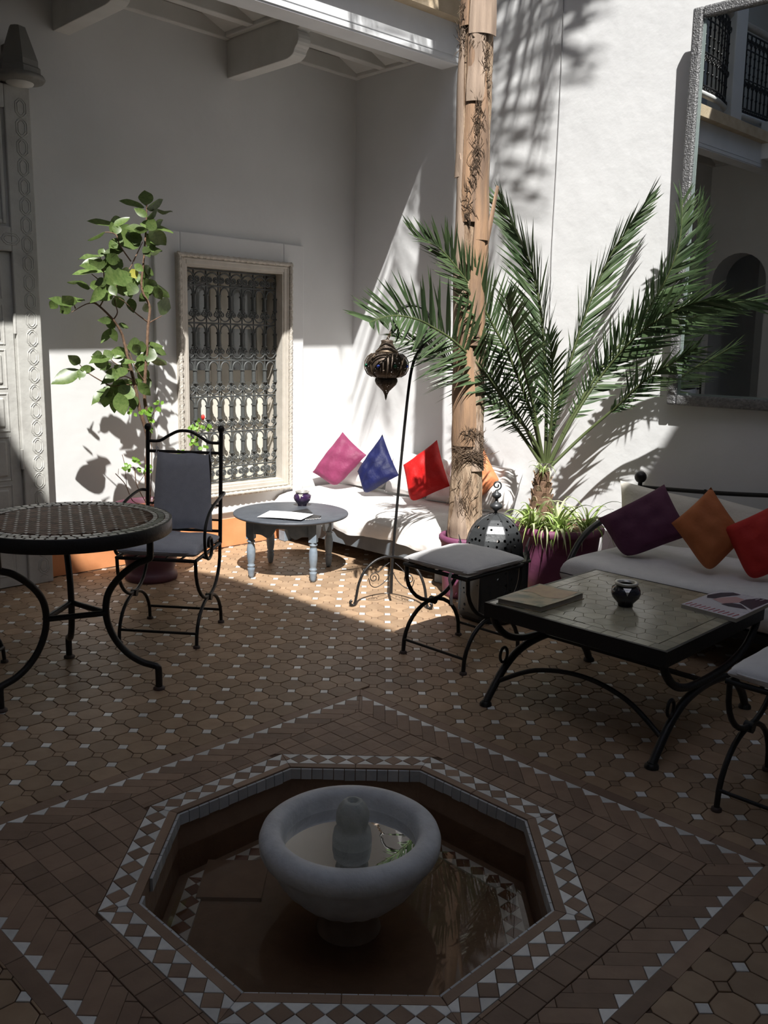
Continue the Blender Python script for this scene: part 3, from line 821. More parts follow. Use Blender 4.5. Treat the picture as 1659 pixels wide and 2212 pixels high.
def pad(t, hx, hy, z, th, m, name='seat_cushion', puff=.02, seed=0):
    rnd = random.Random(seed); ph = [rnd.uniform(0, 6) for _ in range(6)]
    n = 16; mb = MB()
    def se(u): return math.copysign(abs(u)**.8, u)
    def fn(sgn):
        def f(a, b_):
            u, v = math.sin((a-.5)*PI), math.sin((b_-.5)*PI)
            e = max(0, (1-abs(u)**9)*(1-abs(v)**9))
            hgt = (th/2)*(e**.35) + puff*(1-u*u)*(1-v*v)*(1 if sgn > 0 else 0)
            wr = .004*math.sin(u*7+ph[0]+v*3)*math.sin(v*6+ph[1])*e
            k = 1-.025*(u*u*v*v)
            return V((hx*u*k+.003*math.sin(v*8+ph[2]), hy*v*k+.003*math.sin(u*8+ph[3]), z+th/2+sgn*hgt+wr))
        return f
    mb.grid(fn(1), n, n)
    k = len(mb.f); mb.grid(fn(-1), n, n); mb.f[k:] = [f[::-1] for f in mb.f[k:]]
    o = mb.build(name, m, t, world=False)
    # piping around the edge
    pts = []
    for i in range(64):
        a = 2*PI*i/64; cx_, sy_ = math.cos(a), math.sin(a); kk = (abs(cx_)**8+abs(sy_)**8)**(-1/8)
        pts.append((hx*cx_*kk*.995, hy*sy_*kk*.995, z+th*.62))
    MB().tube(pts, .004, 5, closed=True).build('piping', m, o, world=False)
    return o
def chair(label, loc, rotz):
    t = thing('iron_armchair', label, 'chair', loc, rotz)
    hx, hy, zs = .205, .215, .455
    for sx in (-1, 1): hoop_side(t, sx*hx, hy, hy*.98, zs, .215, .0095)
    for sy in (-1, 1): MB().tube([(-hx, sy*hy, .075), (hx, sy*hy, .075)], .0075, 8).build('stretcher', IRON, t, world=False)
    b = MB()
    for sy in (-1, 1): b.tube([(-hx, sy*hy, zs), (hx, sy*hy, zs)], .0095, 8)
    for sx in (-1, 1): b.tube([(sx*hx, -hy, zs), (sx*hx, hy, zs)], .0095, 8)
    for k in (-.12, -.04, .04, .12): b.tube([(k, -hy, zs), (k, hy, zs)], .006, 6)
    b.build('seat_frame', IRON, t, world=False)
    # back posts lean away
    yb = lambda z: hy + (z-zs)*.075
    for sx in (-1, 1):
        MB().tube([(sx*hx, yb(z), z) for z in (zs, .7, .9, 1.055)], [.011, .011, .011, .0125], 8).build('back_post', IRON, t, world=False)
        MB().ball((sx*hx, yb(1.075), 1.075), .021, 12).build('ball_finial', IRON, t, world=False)
    MB().tube([(-hx, yb(.945), .945), (hx, yb(.945), .945)], .0085, 8).build('back_rail', IRON, t, world=False)
    MB().tube([(-hx, yb(.52), .52), (hx, yb(.52), .52)], .0085, 8).build('back_rail', IRON, t, world=False)
    cr = [(-hx, yb(1.0), 1.0), (-.14, yb(1.0), 1.002), (-.09, yb(1.03), 1.03), (-.04, yb(1.055), 1.055), (0, yb(1.06), 1.06), (.04, yb(1.055), 1.055), (.09, yb(1.03), 1.03), (.14, yb(1.0), 1.002), (hx, yb(1.0), 1.0)]
    MB().tube(smooth_path(cr, 4), .0085, 8).build('crest_rail', IRON, t, world=False)
    for sx in (-1, 1):
        MB().tube([(sx*.145, yb(.52), .52), (sx*.145, yb(.945), .945)], .008, 8).build('back_upright', IRON, t, world=False)
        for z in (.58, .66): MB().tube([(sx*.145, yb(z), z), (sx*hx, yb(z), z)], .006, 6).build('tie', IRON, t, world=False)
        # arm: out from the post, down in a scroll to the seat
        xo = sx*(hx+.035)
        arm = [(sx*hx, yb(.72), .73), (sx*(hx+.03), yb(.72)-.03, .735), (xo, .10, .725), (xo, -.02, .70), (xo, -.10, .665), (xo, -.15, .615), (xo, -.165, .55), (xo, -.15, .48), (xo, -.11, .445), (xo, -.065, .455), (xo, -.045, .50), (xo, -.06, .545), (xo, -.095, .545), (xo, -.105, .515), (xo, -.085, .505)]
        MB().tube(smooth_path(arm, 5), .0085, 8).build('arm', IRON, t, world=False)
        MB().tube([(xo, -.11, .445), (sx*hx, -.11, zs)], .007, 6).build('arm_tie', IRON, t, world=False)
    pad(t, .212, .218, zs+.012, .045, CUSHG, 'seat_cushion', .02, 3)
    # back cushion hung by ties
    mb = MB(); n = 12
    def bc(sgn):
        def f(a, b_):
            u, v = 2*a-1, 2*b_-1; e = max(0, (1-u**6)*(1-v**6))
            z = .735+.205*v; wdt = .158-.012*v
            return V((wdt*u*(1-.02*v*v), yb(z)-.022+sgn*.021*e**.4-.012*(1-u*u)*(1-v*v)*(1 if sgn < 0 else 0), z+.004*math.sin(u*5)))
        return f
    mb.grid(bc(-1), n, n); k = len(mb.f); mb.grid(bc(1), n, n); mb.f[k:] = [f[::-1] for f in mb.f[k:]]
    bco = mb.build('back_cushion', CUSHG, t, world=False)
    for sx in (-1, 1):
        MB().tube(smooth_path([(sx*.14, yb(.92)-.02, .935), (sx*.15, yb(.95)+.012, .96), (sx*.155, yb(.95)-.005, .972), (sx*.15, yb(.95)-.018, .95), (sx*.16, yb(.93)-.03, .90)], 4), .0028, 5).build('tie_ribbon', CUSHG, bco, world=False)
    return t
ch1 = chair('black iron armchair with blue-grey cushions facing the round mosaic table, by the lemon tree', (2.455, 3.996, 0), math.radians(-51.5))
ft = onz(11, 1429)
ch2 = chair('black iron armchair on the door side of the round mosaic table', (ft.x-.30, ft.y+.03, 0), math.radians(39.3))

def stool(label, x0, x1, y0, y1):
    t = thing('iron_stool', label, 'stool', ((x0+x1)/2, (y0+y1)/2, 0), math.radians(90))
    hx, hy, zs = (y1-y0)/2, (x1-x0)/2, .468
    for sx in (-1, 1): hoop_side(t, sx*hx, hy, hy*.97, zs, .245, .0105)
    for sy in (-1, 1): MB().tube([(-hx, sy*hy*.99, .075), (hx, sy*hy*.99, .075)], .007, 8).build('stretcher', IRON, t, world=False)
    b = MB()
    for sy in (-1, 1): b.tube([(-hx-.01, sy*hy, zs), (hx+.01, sy*hy, zs)], .0105, 8)
    for sx in (-1, 1): b.tube([(sx*hx, -hy, zs), (sx*hx, hy, zs)], .0105, 8)
    for k in (-.1, 0, .1): b.tube([(k, -hy, zs), (k, hy, zs)], .006, 6)
    b.build('seat_frame', IRON, t, world=False)
    p = pad(t, hx+.012, hy+.012, zs+.008, .045, CUSHW, 'seat_cushion', .030, 5)
    MB().grid(lambda a, b_: V((-hx*.55+.006*math.sin(b_*5), hy+.012-.01*b_+.006*math.sin(b_*9), zs+.02-.16*b_)) + V((.018*(a-.5), .0, 0)), 2, 8).build('tie_strap', CUSHW, p, world=False)
    return t
stool('black iron stool with pale canvas cushion beside the iron floor lantern', 3.15, 3.585, 2.548, 2.945)
stool('black iron stool with pale canvas cushion at the sofa end of the tiled coffee table', 2.814, 3.245, .745, 1.14)

# ================================================================ round mosaic table
TC = V((1.745, 3.645, 0)); TR = .432; TZ = .768
t = thing('mosaic_table', 'round table with brown and white mosaic top on curved iron legs', 'table', (TC.x, TC.y, 0))
MB().lathe([(TR-.004, TZ-.062), (TR, TZ-.058), (TR, TZ-.004), (TR-.003, TZ-.001), (TR-.008, TZ-.001), (TR-.008, TZ-.05)], 96, TC, close=False).build('table_rim', IRON, t)
top = MB().lathe([(.0001, TZ-.02), (TR-.006, TZ-.02), (TR-.006, TZ-.004), (.0001, TZ-.004)], 64, TC, close=False).build('table_top', GROUT, t)
def ring(r0, r1, n, m, nm, sk=0.0):
    for k in range(n):
        a0, a1 = 2*PI*k/n+.012, 2*PI*(k+1)/n-.012
        poly = [(TC.x+r*math.cos(a+s), TC.y+r*math.sin(a+s)) for r, a, s in ((r0+.001, a0, 0), (r1-.001, a0, sk), (r1-.001, a1, sk), (r0+.001, a1, 0))]
        MB().prism(poly, TZ-.006, TZ-.0005).build(nm, m, top)
ring(.402, .422, 64, MTILE_W, 'edge_chip')
ring(.372, .400, 72, MTILE_G, 'border_chip', .03)
ring(.350, .370, 56, MTILE_W, 'edge_chip')
# field of little crosses: brown chips (joined, too small to tell apart) and white dots
bm_, wm_ = MB(), []
s = .031; ca, sa = math.cos(.35), math.sin(.35)
for i in range(-13, 14):
    for j in range(-13, 14):
        x, y = (i+.5)*s, (j+.5)*s
        X, Y = TC.x+x*ca-y*sa, TC.y+x*sa+y*ca
        if math.hypot(x, y) < .33:
            hh = s/2-.0009
            poly = [(TC.x+(x+u*hh)*ca-(y+v*hh)*sa, TC.y+(x+u*hh)*sa+(y+v*hh)*ca) for u, v in ((-1,-1),(1,-1),(1,1),(-1,1))]
            bm_.prism(poly, TZ-.006, TZ-.001)
        x, y = i*s, j*s
        if math.hypot(x, y) < .335 and (i+j) % 2 == 0: wm_.append((x, y))
bm_.build('brown_mosaic_chips', MTILE, top, kind='stuff')
hh = .0058; wp = [(u*hh*ca-v*hh*sa, u*hh*sa+v*hh*ca) for u, v in ((-1,-1),(1,-1),(1,1),(-1,1))]
me_w = MB().prism(wp, -.004, .0002).mesh('white_chip', MTILE_W)
for x, y in wm_:
    o = link('white_chip', me_w, top); o.location = (TC.x+x*ca-y*sa, TC.y+x*sa+y*ca, TZ)
feet = [onz(336, 1488), onz(150, 1422)]
fa = [math.atan2(f.y-TC.y, f.x-TC.x) for f in feet]
a_mid = (fa[0]+fa[1])/2
angs = [a_mid-PI/3, a_mid+PI/3, a_mid+PI]
for a in angs:
    d = V((math.cos(a), math.sin(a), 0)); sd = V((-math.sin(a), math.cos(a), 0))
    prof = [(.355, TZ-.06), (.353, .62), (.345, .60), (.29, .575), (.22, .52), (.165, .45), (.145, .38), (.150, .30), (.185, .22), (.24, .16), (.30, .125), (.35, .112), (.372, .105), (.378, .085), (.378, .008)]
    pp = smooth_path([TC+d*r+V((0,0,z)) for r, z in prof], 4)
    MB().tube(pp, .0155, 8).build('leg', IRON, t)
    MB().lathe([(.026, 0), (.026, .008), (.017, .014)], 12, TC+d*.378).build('foot', RUSTY, t)
ring_p = [TC+V((math.cos(a)*.15, math.sin(a)*.15, .345)) for a in angs]
for i in range(3): MB().tube([ring_p[i], ring_p[(i+1) % 3]], .0135, 8).build('stretcher', IRON, t)

# ================================================================ tiled coffee table
cx0, cx1, cy0, cy1, CZ = 2.945, 3.835, 1.43, 2.28, .46
t = thing('coffee_table', 'square coffee table with glazed sand tiles on curved black iron base', 'table', ((cx0+cx1)/2, (cy0+cy1)/2, 0))
b = MB()
b.box(cx0, cx0+.012, cy0, cy1, CZ-.062, CZ); b.box(cx1-.012, cx1, cy0, cy1, CZ-.062, CZ); b.box(cx0+.012, cx1-.012, cy0, cy0+.012, CZ-.062, CZ); b.box(cx0+.012, cx1-.012, cy1-.012, cy1, CZ-.062, CZ)
b.build('apron', IRON, t)
top = MB().box(cx0+.01, cx1-.01, cy0+.01, cy1-.01, CZ-.03, CZ-.004).build('table_top', GROUT, t)
# border of narrow tiles then an octagon-and-cross field
def ctile(poly, nm='glazed_tile'):
    if area(poly) > .00005: tile_mesh(shrink(poly, .0008), CZ-.01, CZ+random.uniform(-.0004, .0004), .0008).build(nm, CTILE, top)
bw = .055
nb = 12
for k in range(nb):
    for x0, x1, horiz in ((cx0+.013, cx0+.013+bw, 0), (cx1-.013-bw, cx1-.013, 0), (cy0+.013, cy0+.013+bw, 1), (cy1-.013-bw, cy1-.013, 1)):
        lo, hi = ((cy0+.013, cy1-.013) if not horiz else (cx0+.013+bw, cx1-.013-bw))
        a0 = lo+(hi-lo)*k/nb; a1 = lo+(hi-lo)*(k+1)/nb
        if not horiz: ctile([(x0, a0), (x1, a0), (x1, a1), (x0, a1)], 'border_tile')
        else: ctile([(a0, x0), (a1, x0), (a1, x1), (a0, x1)], 'border_tile')
ix0, ix1, iy0, iy1 = cx0+.013+bw+.003, cx1-.013-bw-.003, cy0+.013+bw+.003, cy1-.013-bw-.003
hr = .047
def hexjit(x, y):
    r_ = random.Random(int(round(x*1000))*7919+int(round(y*1000))); return (x+r_.uniform(-.007, .007), y+r_.uniform(-.007, .007))
for j in range(-1, int((iy1-iy0)/(1.5*hr))+2):
    for i in range(-1, int((ix1-ix0)/(1.732*hr))+2):
        mx_, my_ = ix0+(i+(.5 if j % 2 else 0))*1.732*hr, iy0+j*1.5*hr
        poly = [hexjit(mx_+hr*math.cos(PI/6+k*PI/3), my_+hr*math.sin(PI/6+k*PI/3)) for k in range(6)]
        poly = clip(clip(clip(clip(poly, 1, 0, ix1), -1, 0, -ix0), 0, 1, iy1), 0, -1, -iy0)
        if len(poly) > 2 and area(poly) > .0004: ctile(poly)
xm = (cx0+cx1)/2 - .03
for yy, lab in ((cy1-.035, 0), (cy0+.02, 1)):
    U = smooth_path([(cx0+.02, yy, CZ-.05), (cx0+.045, yy, CZ-.10), (cx0+.12, yy, CZ-.165), (cx0+.24, yy, CZ-.205), (xm, yy, CZ-.215), (cx1-.28, yy, CZ-.205), (cx1-.13, yy, CZ-.165), (cx1-.045, yy, CZ-.10), (cx1-.02, yy, CZ-.05)], 5)
    MB().tube(U, .0165, 8).build('table_hoop', IRON, t)
    Ar = smooth_path([(cx0-.005, yy, .012), (cx0+.05, yy, .075), (cx0+.13, yy, .15), (cx0+.24, yy, .205), (xm, yy, .225), (cx1-.29, yy, .205), (cx1-.18, yy, .15), (cx1-.10, yy, .075), (cx1-.06, yy, .012)], 5)
    MB().tube(Ar, .0175, 8).build('leg_arch', IRON, t)
    for fx in (cx0-.005, cx1-.06): MB().lathe([(.028, 0), (.026, .012), (.018, .02)], 12, (fx, yy, 0)).build('foot', IRON, t)
    for rx, rz in ((cx0+.11, .205), (cx1-.17, .205)):
        MB().tube(arc((rx, yy, rz), .026, 0, 2*PI, 20, ry=.034)[:-1], .007, 6, closed=True).build('ring_ornament', IRON, t)
yl, yh = cy0+.02, cy1-.035
MB().bar((xm, yl, .232), (xm, yh, .232), .024, .014).build('stretcher', IRON, t)
MB().tube(smooth_path([(cx0+.07, yh, .09), (cx0+.10, yh-.18, .185), (cx0+.12, (yl+yh)/2, .215), (cx0+.10, yl+.18, .185), (cx0+.07, yl, .09)], 6), .0105, 8).build('arched_stretcher', IRON, t)

# ================================================================ round blue-grey table
BC = V((3.75, 4.578, 0)); BR = .388; BZ = .42
t = thing('low_round_table', 'low round blue-grey painted table with turned legs', 'table', (BC.x, BC.y, 0))
MB().lathe([(.0001, BZ-.022), (BR-.012, BZ-.022), (BR-.003, BZ-.017), (BR, BZ-.010), (BR-.003, BZ-.003), (BR-.012, BZ), (.0001, BZ)], 72, BC, close=False).build('table_top', BLUEGREY, t)
ang = math.radians(-55.5); ux, uy = V((math.cos(ang), math.sin(ang), 0)), V((-math.sin(ang), math.cos(ang), 0)); hs = .212
for d0, d1 in ((ux, uy), (-ux, uy), (uy, ux), (-uy, ux)):
    o0 = BC+d0*(hs+.012)
    pts = []
    for k in range(33):
        u = -1+2*k/32; au = abs(u)
        z = BZ-.022-.098 + (.045 if au < .18 else .045*max(0, 1-(au-.18)/.12) if au < .3 else 0) - .022*math.exp(-((au-.45)/.14)**2) 
        pts.append(o0+d1*((hs+.0)*u)+V((0,0,z)))
    poly = pts+[o0+d1*hs+V((0,0,BZ-.022)), o0-d1*hs+V((0,0,BZ-.022))]
    mb = MB(); q = d0*-.02; n = len(poly)
    # strip faces so that the scalloped edge stays clean
    tops = [V((p.x, p.y, BZ-.022)) for p in pts]
    for i in range(32): mb.add([pts[i], pts[i+1], tops[i+1], tops[i], pts[i]+q, pts[i+1]+q, tops[i+1]+q, tops[i]+q], [(0,1,2,3),(7,6,5,4),(0,4,5,1)])
    mb.build('apron', BLUEGREY_L, t)
for sx in (-1, 1):
    for sy in (-1, 1):
        lc = BC+ux*sx*hs+uy*sy*hs
        lg = MB(); lg.obox(lc+V((0,0,BZ-.022-.065)), ux*.026, uy*.026, V((0,0,.065)))
        lg.lathe([(.008, 0), (.016, .004), (.019, .02), (.024, .055), (.026, .068), (.019, .074), (.026, .081), (.026, .088), (.019, .095), (.023, .105), (.028, .15), (.029, .19), (.024, .225), (.019, .24), (.027, .246), (.027, .254), (.018, .26), (.026, .268), (.024, .274)], 18, lc)
        lg.build('leg', BLUEGREY_L, t)

# pots used as ashtrays
def ash_pot(label, c, k, m, rot):
    t = thing('ashtray_pot', label, 'ashtray', c)
    MB().lathe([(.030*k, 0), (.032*k, .012*k), (.040*k, .02*k), (.056*k, .038*k), (.062*k, .056*k), (.058*k, .074*k), (.044*k, .086*k), (.036*k, .090*k), (.034*k, .085*k), (.05*k, .06*k), (.0001, .03*k)], 36, c, close=False).build('pot_body', m, t)
    MB().lathe([(.034*k, .088*k), (.046*k, .092*k), (.050*k, .098*k), (.048*k, .104*k), (.036*k, .103*k), (.032*k, .094*k)], 36, c, close=False).build('metal_rim', SILVER, t)
    for i in range(3):
        a = rot+i*2*PI/3; d = V((math.cos(a), math.sin(a), 0)); sd = V((-d.y, d.x, 0)); c_ = V(c)
        pts = [c_+d*.0455*k+sd*.017*k+V((0,0,.087*k)), c_+d*.0455*k-sd*.017*k+V((0,0,.087*k)), c_+d*.0605*k-sd*.007*k+V((0,0,.074*k)), c_+d*.065*k+V((0,0,.058*k)), c_+d*.0605*k+sd*.007*k+V((0,0,.074*k))]
        MB().extr(pts, d*.0015).build('silver_inlay', SILVER, t)
    return t
def cam_ang(c): return math.atan2(-c[1], -c[0])
pc = onz(653, 1092, BZ)
ash_pot('small purple glazed pot with silver rim on the low blue-grey table', tuple(pc), 1.0, CERAM, cam_ang(pc)-.25)
pc = onz(1350, 1308, CZ)
ash_pot('dark glazed pot with metal rim on the tiled coffee table', tuple(pc), 1.02, CERAM_D, cam_ang(pc)+.1)

# papers on the round table
def sheet(px, z, th, lift=None):
    P_ = [onz(x, y, z) for x, y in px]
    return P_
q = sheet([(555, 1115), (583, 1101), (677, 1111), (650, 1123)], BZ+.012, 0)
t = thing('menu_sheet', 'white printed paper sheet lying on the low blue-grey table', 'paper', tuple(q[0]-V((0,0,.012))))
def sheet_fn(a, b_): 
    p = (q[0]*(1-a)+q[3]*a)*(1-b_)+(q[1]*(1-a)+q[2]*a)*b_
    return p+V((0,0,.004*math.sin(a*3)-.006*(1-a)))
mb = MB().grid(sheet_fn, 8, 6); k = len(mb.f); mb.grid(lambda a, b_: sheet_fn(a, b_)-V((0,0,.0012)), 8, 6); mb.f[k:] = [f[::-1] for f in mb.f[k:]]
mb.build('sheet', PAPER, t)
mb = MB()
for i in range(9):
    b0 = .12+i*.085; aa = .15; ae = random.uniform(.6, .85)
    mb.grid(lambda a, b_: sheet_fn(aa+(ae-aa)*a, b0+.022*b_)+V((0,0,.0008)), 6, 1)
mb.build('print_lines', INK, t)
q2 = [onz(x, y, BZ) for x, y in [(612, 1124), (630, 1106), (694, 1116), (688, 1121)]]
t2 = thing('menu_folder', 'black folder with speckled beaded edge under the white paper', 'folder', tuple(q2[0]))
MB().extr(q2, (0,0,.006)).build('cover', BLACKP, t2)
for i in range(12):
    p = q2[2].lerp(q2[3], 0)*0 + onz(660+i*2.9, 1122.5-i*.25, BZ+.007)
    MB().ball(p, .0045 if i % 2 else .0032, 8).build('bead', PAPER if i % 2 == 0 else SILVER, t2)
q3 = [onz(x, y, BZ) for x, y in [(622, 1107), (664, 1099.5), (675, 1109)]]
MB().extr(q3, (0,0,.004)).build('folded_card', BLACKP, label='dark triangular folded card behind the white paper', cat='card')

# book and magazine on the coffee table
bq = [onz(x, y, CZ) for x, y in [(1072, 1304), (1168, 1324), (1262, 1294), (1165, 1272)]]
t = thing('paperback_book', 'thick worn book with a landscape cover on the tiled coffee table', 'book', tuple(bq[0]))
BCOV = mat('landscape_book_cover', (.40,.30,.17), .35, col2=(.10,.11,.06), scale=14, contrast=(.42,.6))
PAGES = mat('yellowed_page_block', (.40,.37,.32), .9, bump=.6, bscale=150, stretch=(.1,.1,6))
k_ = [bq[0].lerp(bq[2], .02), bq[1].lerp(bq[3], .02), bq[2].lerp(bq[0], .02), bq[3].lerp(bq[1], .02)]
MB().extr(bq, (0,0,.003)).build('back_cover', BCOV, t)
MB().extr([p+V((0,0,.003)) for p in k_], (0,0,.021)).build('page_block', PAGES, t)
def bfn(a, b_): return (bq[0]*(1-a)+bq[1]*a)*(1-b_)+(bq[3]*(1-a)+bq[2]*a)*b_+V((0,0,.025+.008*max(0, b_-.6)*max(0, a-.5)*4))
mb = MB().grid(bfn, 6, 6); kk = len(mb.f); mb.grid(lambda a, b_: bfn(a, b_)-V((0,0,.0015)), 6, 6); mb.f[kk:] = [f[::-1] for f in mb.f[kk:]]
cv = mb.build('front_cover', BCOV, t)
SKY_ = mat('orange_sky_print', (.50,.33,.17), .4, col2=(.42,.24,.14), scale=20)
MB().grid(lambda a, b_: bfn(.06+.86*a, .50+.44*b_+.05*math.sin(a*7)*(1-b_))+V((0,0,.0006)), 10, 3).build('cover_picture', SKY_, cv)
mq = [onz(x, y, CZ) for x, y in [(1471, 1313), (1590, 1345), (1672, 1306), (1556, 1284)]]
t = thing('glossy_magazine', 'glossy magazine with dark blue and pink cover on the tiled coffee table', 'magazine', tuple(mq[0]))
MB().extr(mq, (0,0,.016)).build('page_block', PAGES, t)
def mfn(a, b_): return (mq[0]*(1-a)+mq[1]*a)*(1-b_)+(mq[3]*(1-a)+mq[2]*a)*b_+V((0,0,.0168+.006*b_*(1-a)))
MB().grid(mfn, 6, 6).build('cover', mat('pale_magazine_cover', (.62,.60,.64), .3), t)
def blot(pts, m, nm, dz=.0006):
    MB().add([mfn(a, b_)+V((0,0,dz)) for a, b_ in pts], [tuple(range(len(pts)))]).build(nm, m, t)
NAVY = mat('navy_print', (.035,.035,.06), .3); REDP = mat('crimson_print', (.42,.03,.06), .3); SKIN_ = mat('pink_print', (.55,.34,.34), .3)
blot([(.02,.62),(.10,.50),(.22,.55),(.25,.66),(.42,.95),(.25,.98),(.10,.85)], NAVY, 'cover_print')
blot([(.60,.62),(.95,.45),(.98,.98),(.75,.98),(.62,.80)], NAVY, 'cover_print')
blot([(.45,.38),(.60,.36),(.90,.42),(.70,.55),(.50,.52)], NAVY, 'cover_print')
blot([(.20,.50),(.45,.42),(.62,.60),(.60,.78),(.42,.82),(.28,.66)], SKIN_, 'cover_print', .0009)
for i in range(11):
    a0 = .04+i*.085
    blot([(a0, .04), (a0+.018, .03), (a0+.05, .16), (a0+.03, .17)], REDP, 'cover_letter', .001)
for i in range(6):
    a0 = .42+i*.08
    blot([(a0, .86), (a0+.012, .86), (a0+.03, .96), (a0+.015, .96)], PAPER, 'cover_letter', .0012)
# ================================================================ cushions
def pillow(name, label, cat, corners, th, m, seed=0, group=None, parent=None, pinch=.045, wrinkle=.007, n=18):
    rnd = random.Random(seed); c = [V(p) for p in corners]
    nr = ((c[2]-c[0]).cross(c[3]-c[1])).normalized()
    if nr.dot(CP-(c[0]+c[2])/2) < 0: nr = -nr
    ph = [rnd.uniform(0, 6.28) for _ in range(8)]
    def base(u, v):
        uu = u*(1-pinch*(1-v*v)*u*u); vv = v*(1-pinch*(1-u*u)*v*v)
        kb = 1-.17*(max(0, uu)*max(0, vv))**3; uu *= kb; vv *= kb
        a, b_ = (uu+1)/2, (vv+1)/2
        return (c[0]*(1-a)+c[1]*a)*(1-b_)+(c[3]*(1-a)+c[2]*a)*b_
    def f(sg):
        def g(a, b_):
            u, v = 2*a-1, 2*b_-1
            e = max(0.0, (1-u*u)*(1-v*v)); hh = th*(e**.36)*.5
            wr = wrinkle*(math.sin(5*u+3*v+ph[0])*math.sin(7*v-2*u+ph[1])+.6*math.sin(11*u+ph[2])*math.sin(4*v+ph[3]))*min(1, 3*e)
            return base(u, v)+nr*(sg*hh+wr)
        return g
    mb = MB().grid(f(1), n, n); k = len(mb.f); mb.grid(f(-1), n, n); mb.f[k:] = [q_[::-1] for q_ in mb.f[k:]]
    return mb.build(name, m, parent, label=label, cat=cat, group=group)
def lean(px, q, nrm):
    return [onp(x, y, q, V(nrm)) for x, y in px]

# ---- bench along the sunlit wall
bx0, bx1, by0, by1 = 4.30, 5.11, 3.67, 5.44
t = thing('daybed', 'low slate-grey daybed with white cotton cover along the sunlit wall', 'daybed', ((bx0+bx1)/2, (by0+by1)/2, 0))
MB().box(bx0, bx0+.03, by0, by1, .10, .215).build('front_board', BENCHG, t, bevel=.004)
MB().box(bx0+.03, bx1, by0, by0+.03, .10, .215).build('end_board', BENCHG, t, bevel=.004)
MB().box(bx0+.03, bx1, by1-.03, by1, .10, .215).build('end_board', BENCHG, t, bevel=.004)
MB().box(bx0+.03, bx1, by0+.03, by1-.03, .17, .20).build('slat_base', BENCHG, t)
for x, y in ((bx0+.01, by0+.02), (bx0+.01, by1-.10), (bx1-.09, by0+.02), (bx1-.09, by1-.10)):
    MB().box(x, x+.075, y, y+.075, 0, .17).build('leg', BLUEGREY_L, t, bevel=.004)
# mattress under a cotton cover that hangs over the front
rnd = random.Random(4)
def cover(a, b_):
    y = by0-.005+(by1-by0+.005)*b_
    # section from the wall side to the front hem
    sec = [(5.10, .375), (4.95, .385), (4.75, .39), (4.55, .385), (4.42, .37), (4.335, .345), (4.292, .305), (4.28, .26), (4.278, .225), (4.282, .205)]
    s_ = a*(len(sec)-1); i = min(int(s_), len(sec)-2); f_ = s_-i
    x = sec[i][0]*(1-f_)+sec[i+1][0]*f_; z = sec[i][1]*(1-f_)+sec[i+1][1]*f_
    hang = max(0, (a-.6)/.4)
    x += hang*(-.012+.014*math.sin(y*23)+.008*math.sin(y*41+1)); z += hang*(.012*math.sin(y*9+2)) - (.02*max(0, (3.95-y)/.3))*hang
    z += .006*math.sin(y*6+x*9)+.004*math.sin(y*17+x*5)
    e = max(0, (3.80-y)/.13)
    z -= .10*e*e*(1-hang) ; 
    return V((x, y, max(z, .19)))
mb = MB().grid(cover, 36, 90)
# closed end that hangs over the side
def endc(a, b_):
    p = cover(a, 0); return V((p.x, p.y-.012*b_*(1-b_), p.z*(1-b_)+.19*b_))
mb.grid(endc, 36, 5)
mb.build('cotton_cover', LINEN, t)
MB().box(bx0+.03, bx1-.01, by0+.02, by1-.005, .20, .33).build('mattress', LINEN, t)

# back cushions along the wall
g = 'white back cushions on the daybed'
for i, (y0, y1, dz) in enumerate(((5.42, 4.90, 0), (4.88, 4.45, .015), (4.44, 4.03, .0), (4.02, 3.64, .01))):
    c = [(5.095, y0, .70+dz), (5.085, y1, .69+dz), (4.95, y1, .395), (4.95, y0, .395)]
    pillow('back_cushion', ['white back cushion behind the pink cushion', 'white back cushion behind the blue satin cushion', 'white back cushion behind the red satin cushion', 'crumpled white back cushion at the palm end of the daybed'][i], 'cushion', c, .15, LINEN, 20+i, g, wrinkle=.010)
seat = .395
def lean_q(px, x, yz=None): return onx(px[0], px[1], x)
def dcush(label, pxs, foot, m, seed, th=.15, nrm=(-1, -.35, .45), x=None):
    q = onz(foot[0], foot[1], seat) if x is None else onx(foot[0], foot[1], x)
    cs = lean(pxs, q, nrm)
    return pillow('scatter_cushion', label, 'cushion', cs, th, m, seed)
dcush('pink silk cushion leaning on the daybed corner', [(740, 933), (792, 983), (724, 1056), (675, 1020)], (727, 1056), PINK, 1, .13)
dcush('dark blue satin cushion on the white daybed', [(826, 938), (862, 1027), (785, 1072), (772, 1018)], (785, 1072), BLUE, 2, .13)
dcush('bright red satin cushion on the white daybed beside the palm trunk', [(944, 950), (972, 1050), (884, 1091), (871, 1004)], (884, 1091), RED, 3, .13)
dcush('orange satin cushion on the daybed half hidden by the palm trunk', [(1041, 958), (1078, 1036), (1030, 1086), (975, 1046)], (1030, 1086), ORANGE, 4, .12, x=4.86)

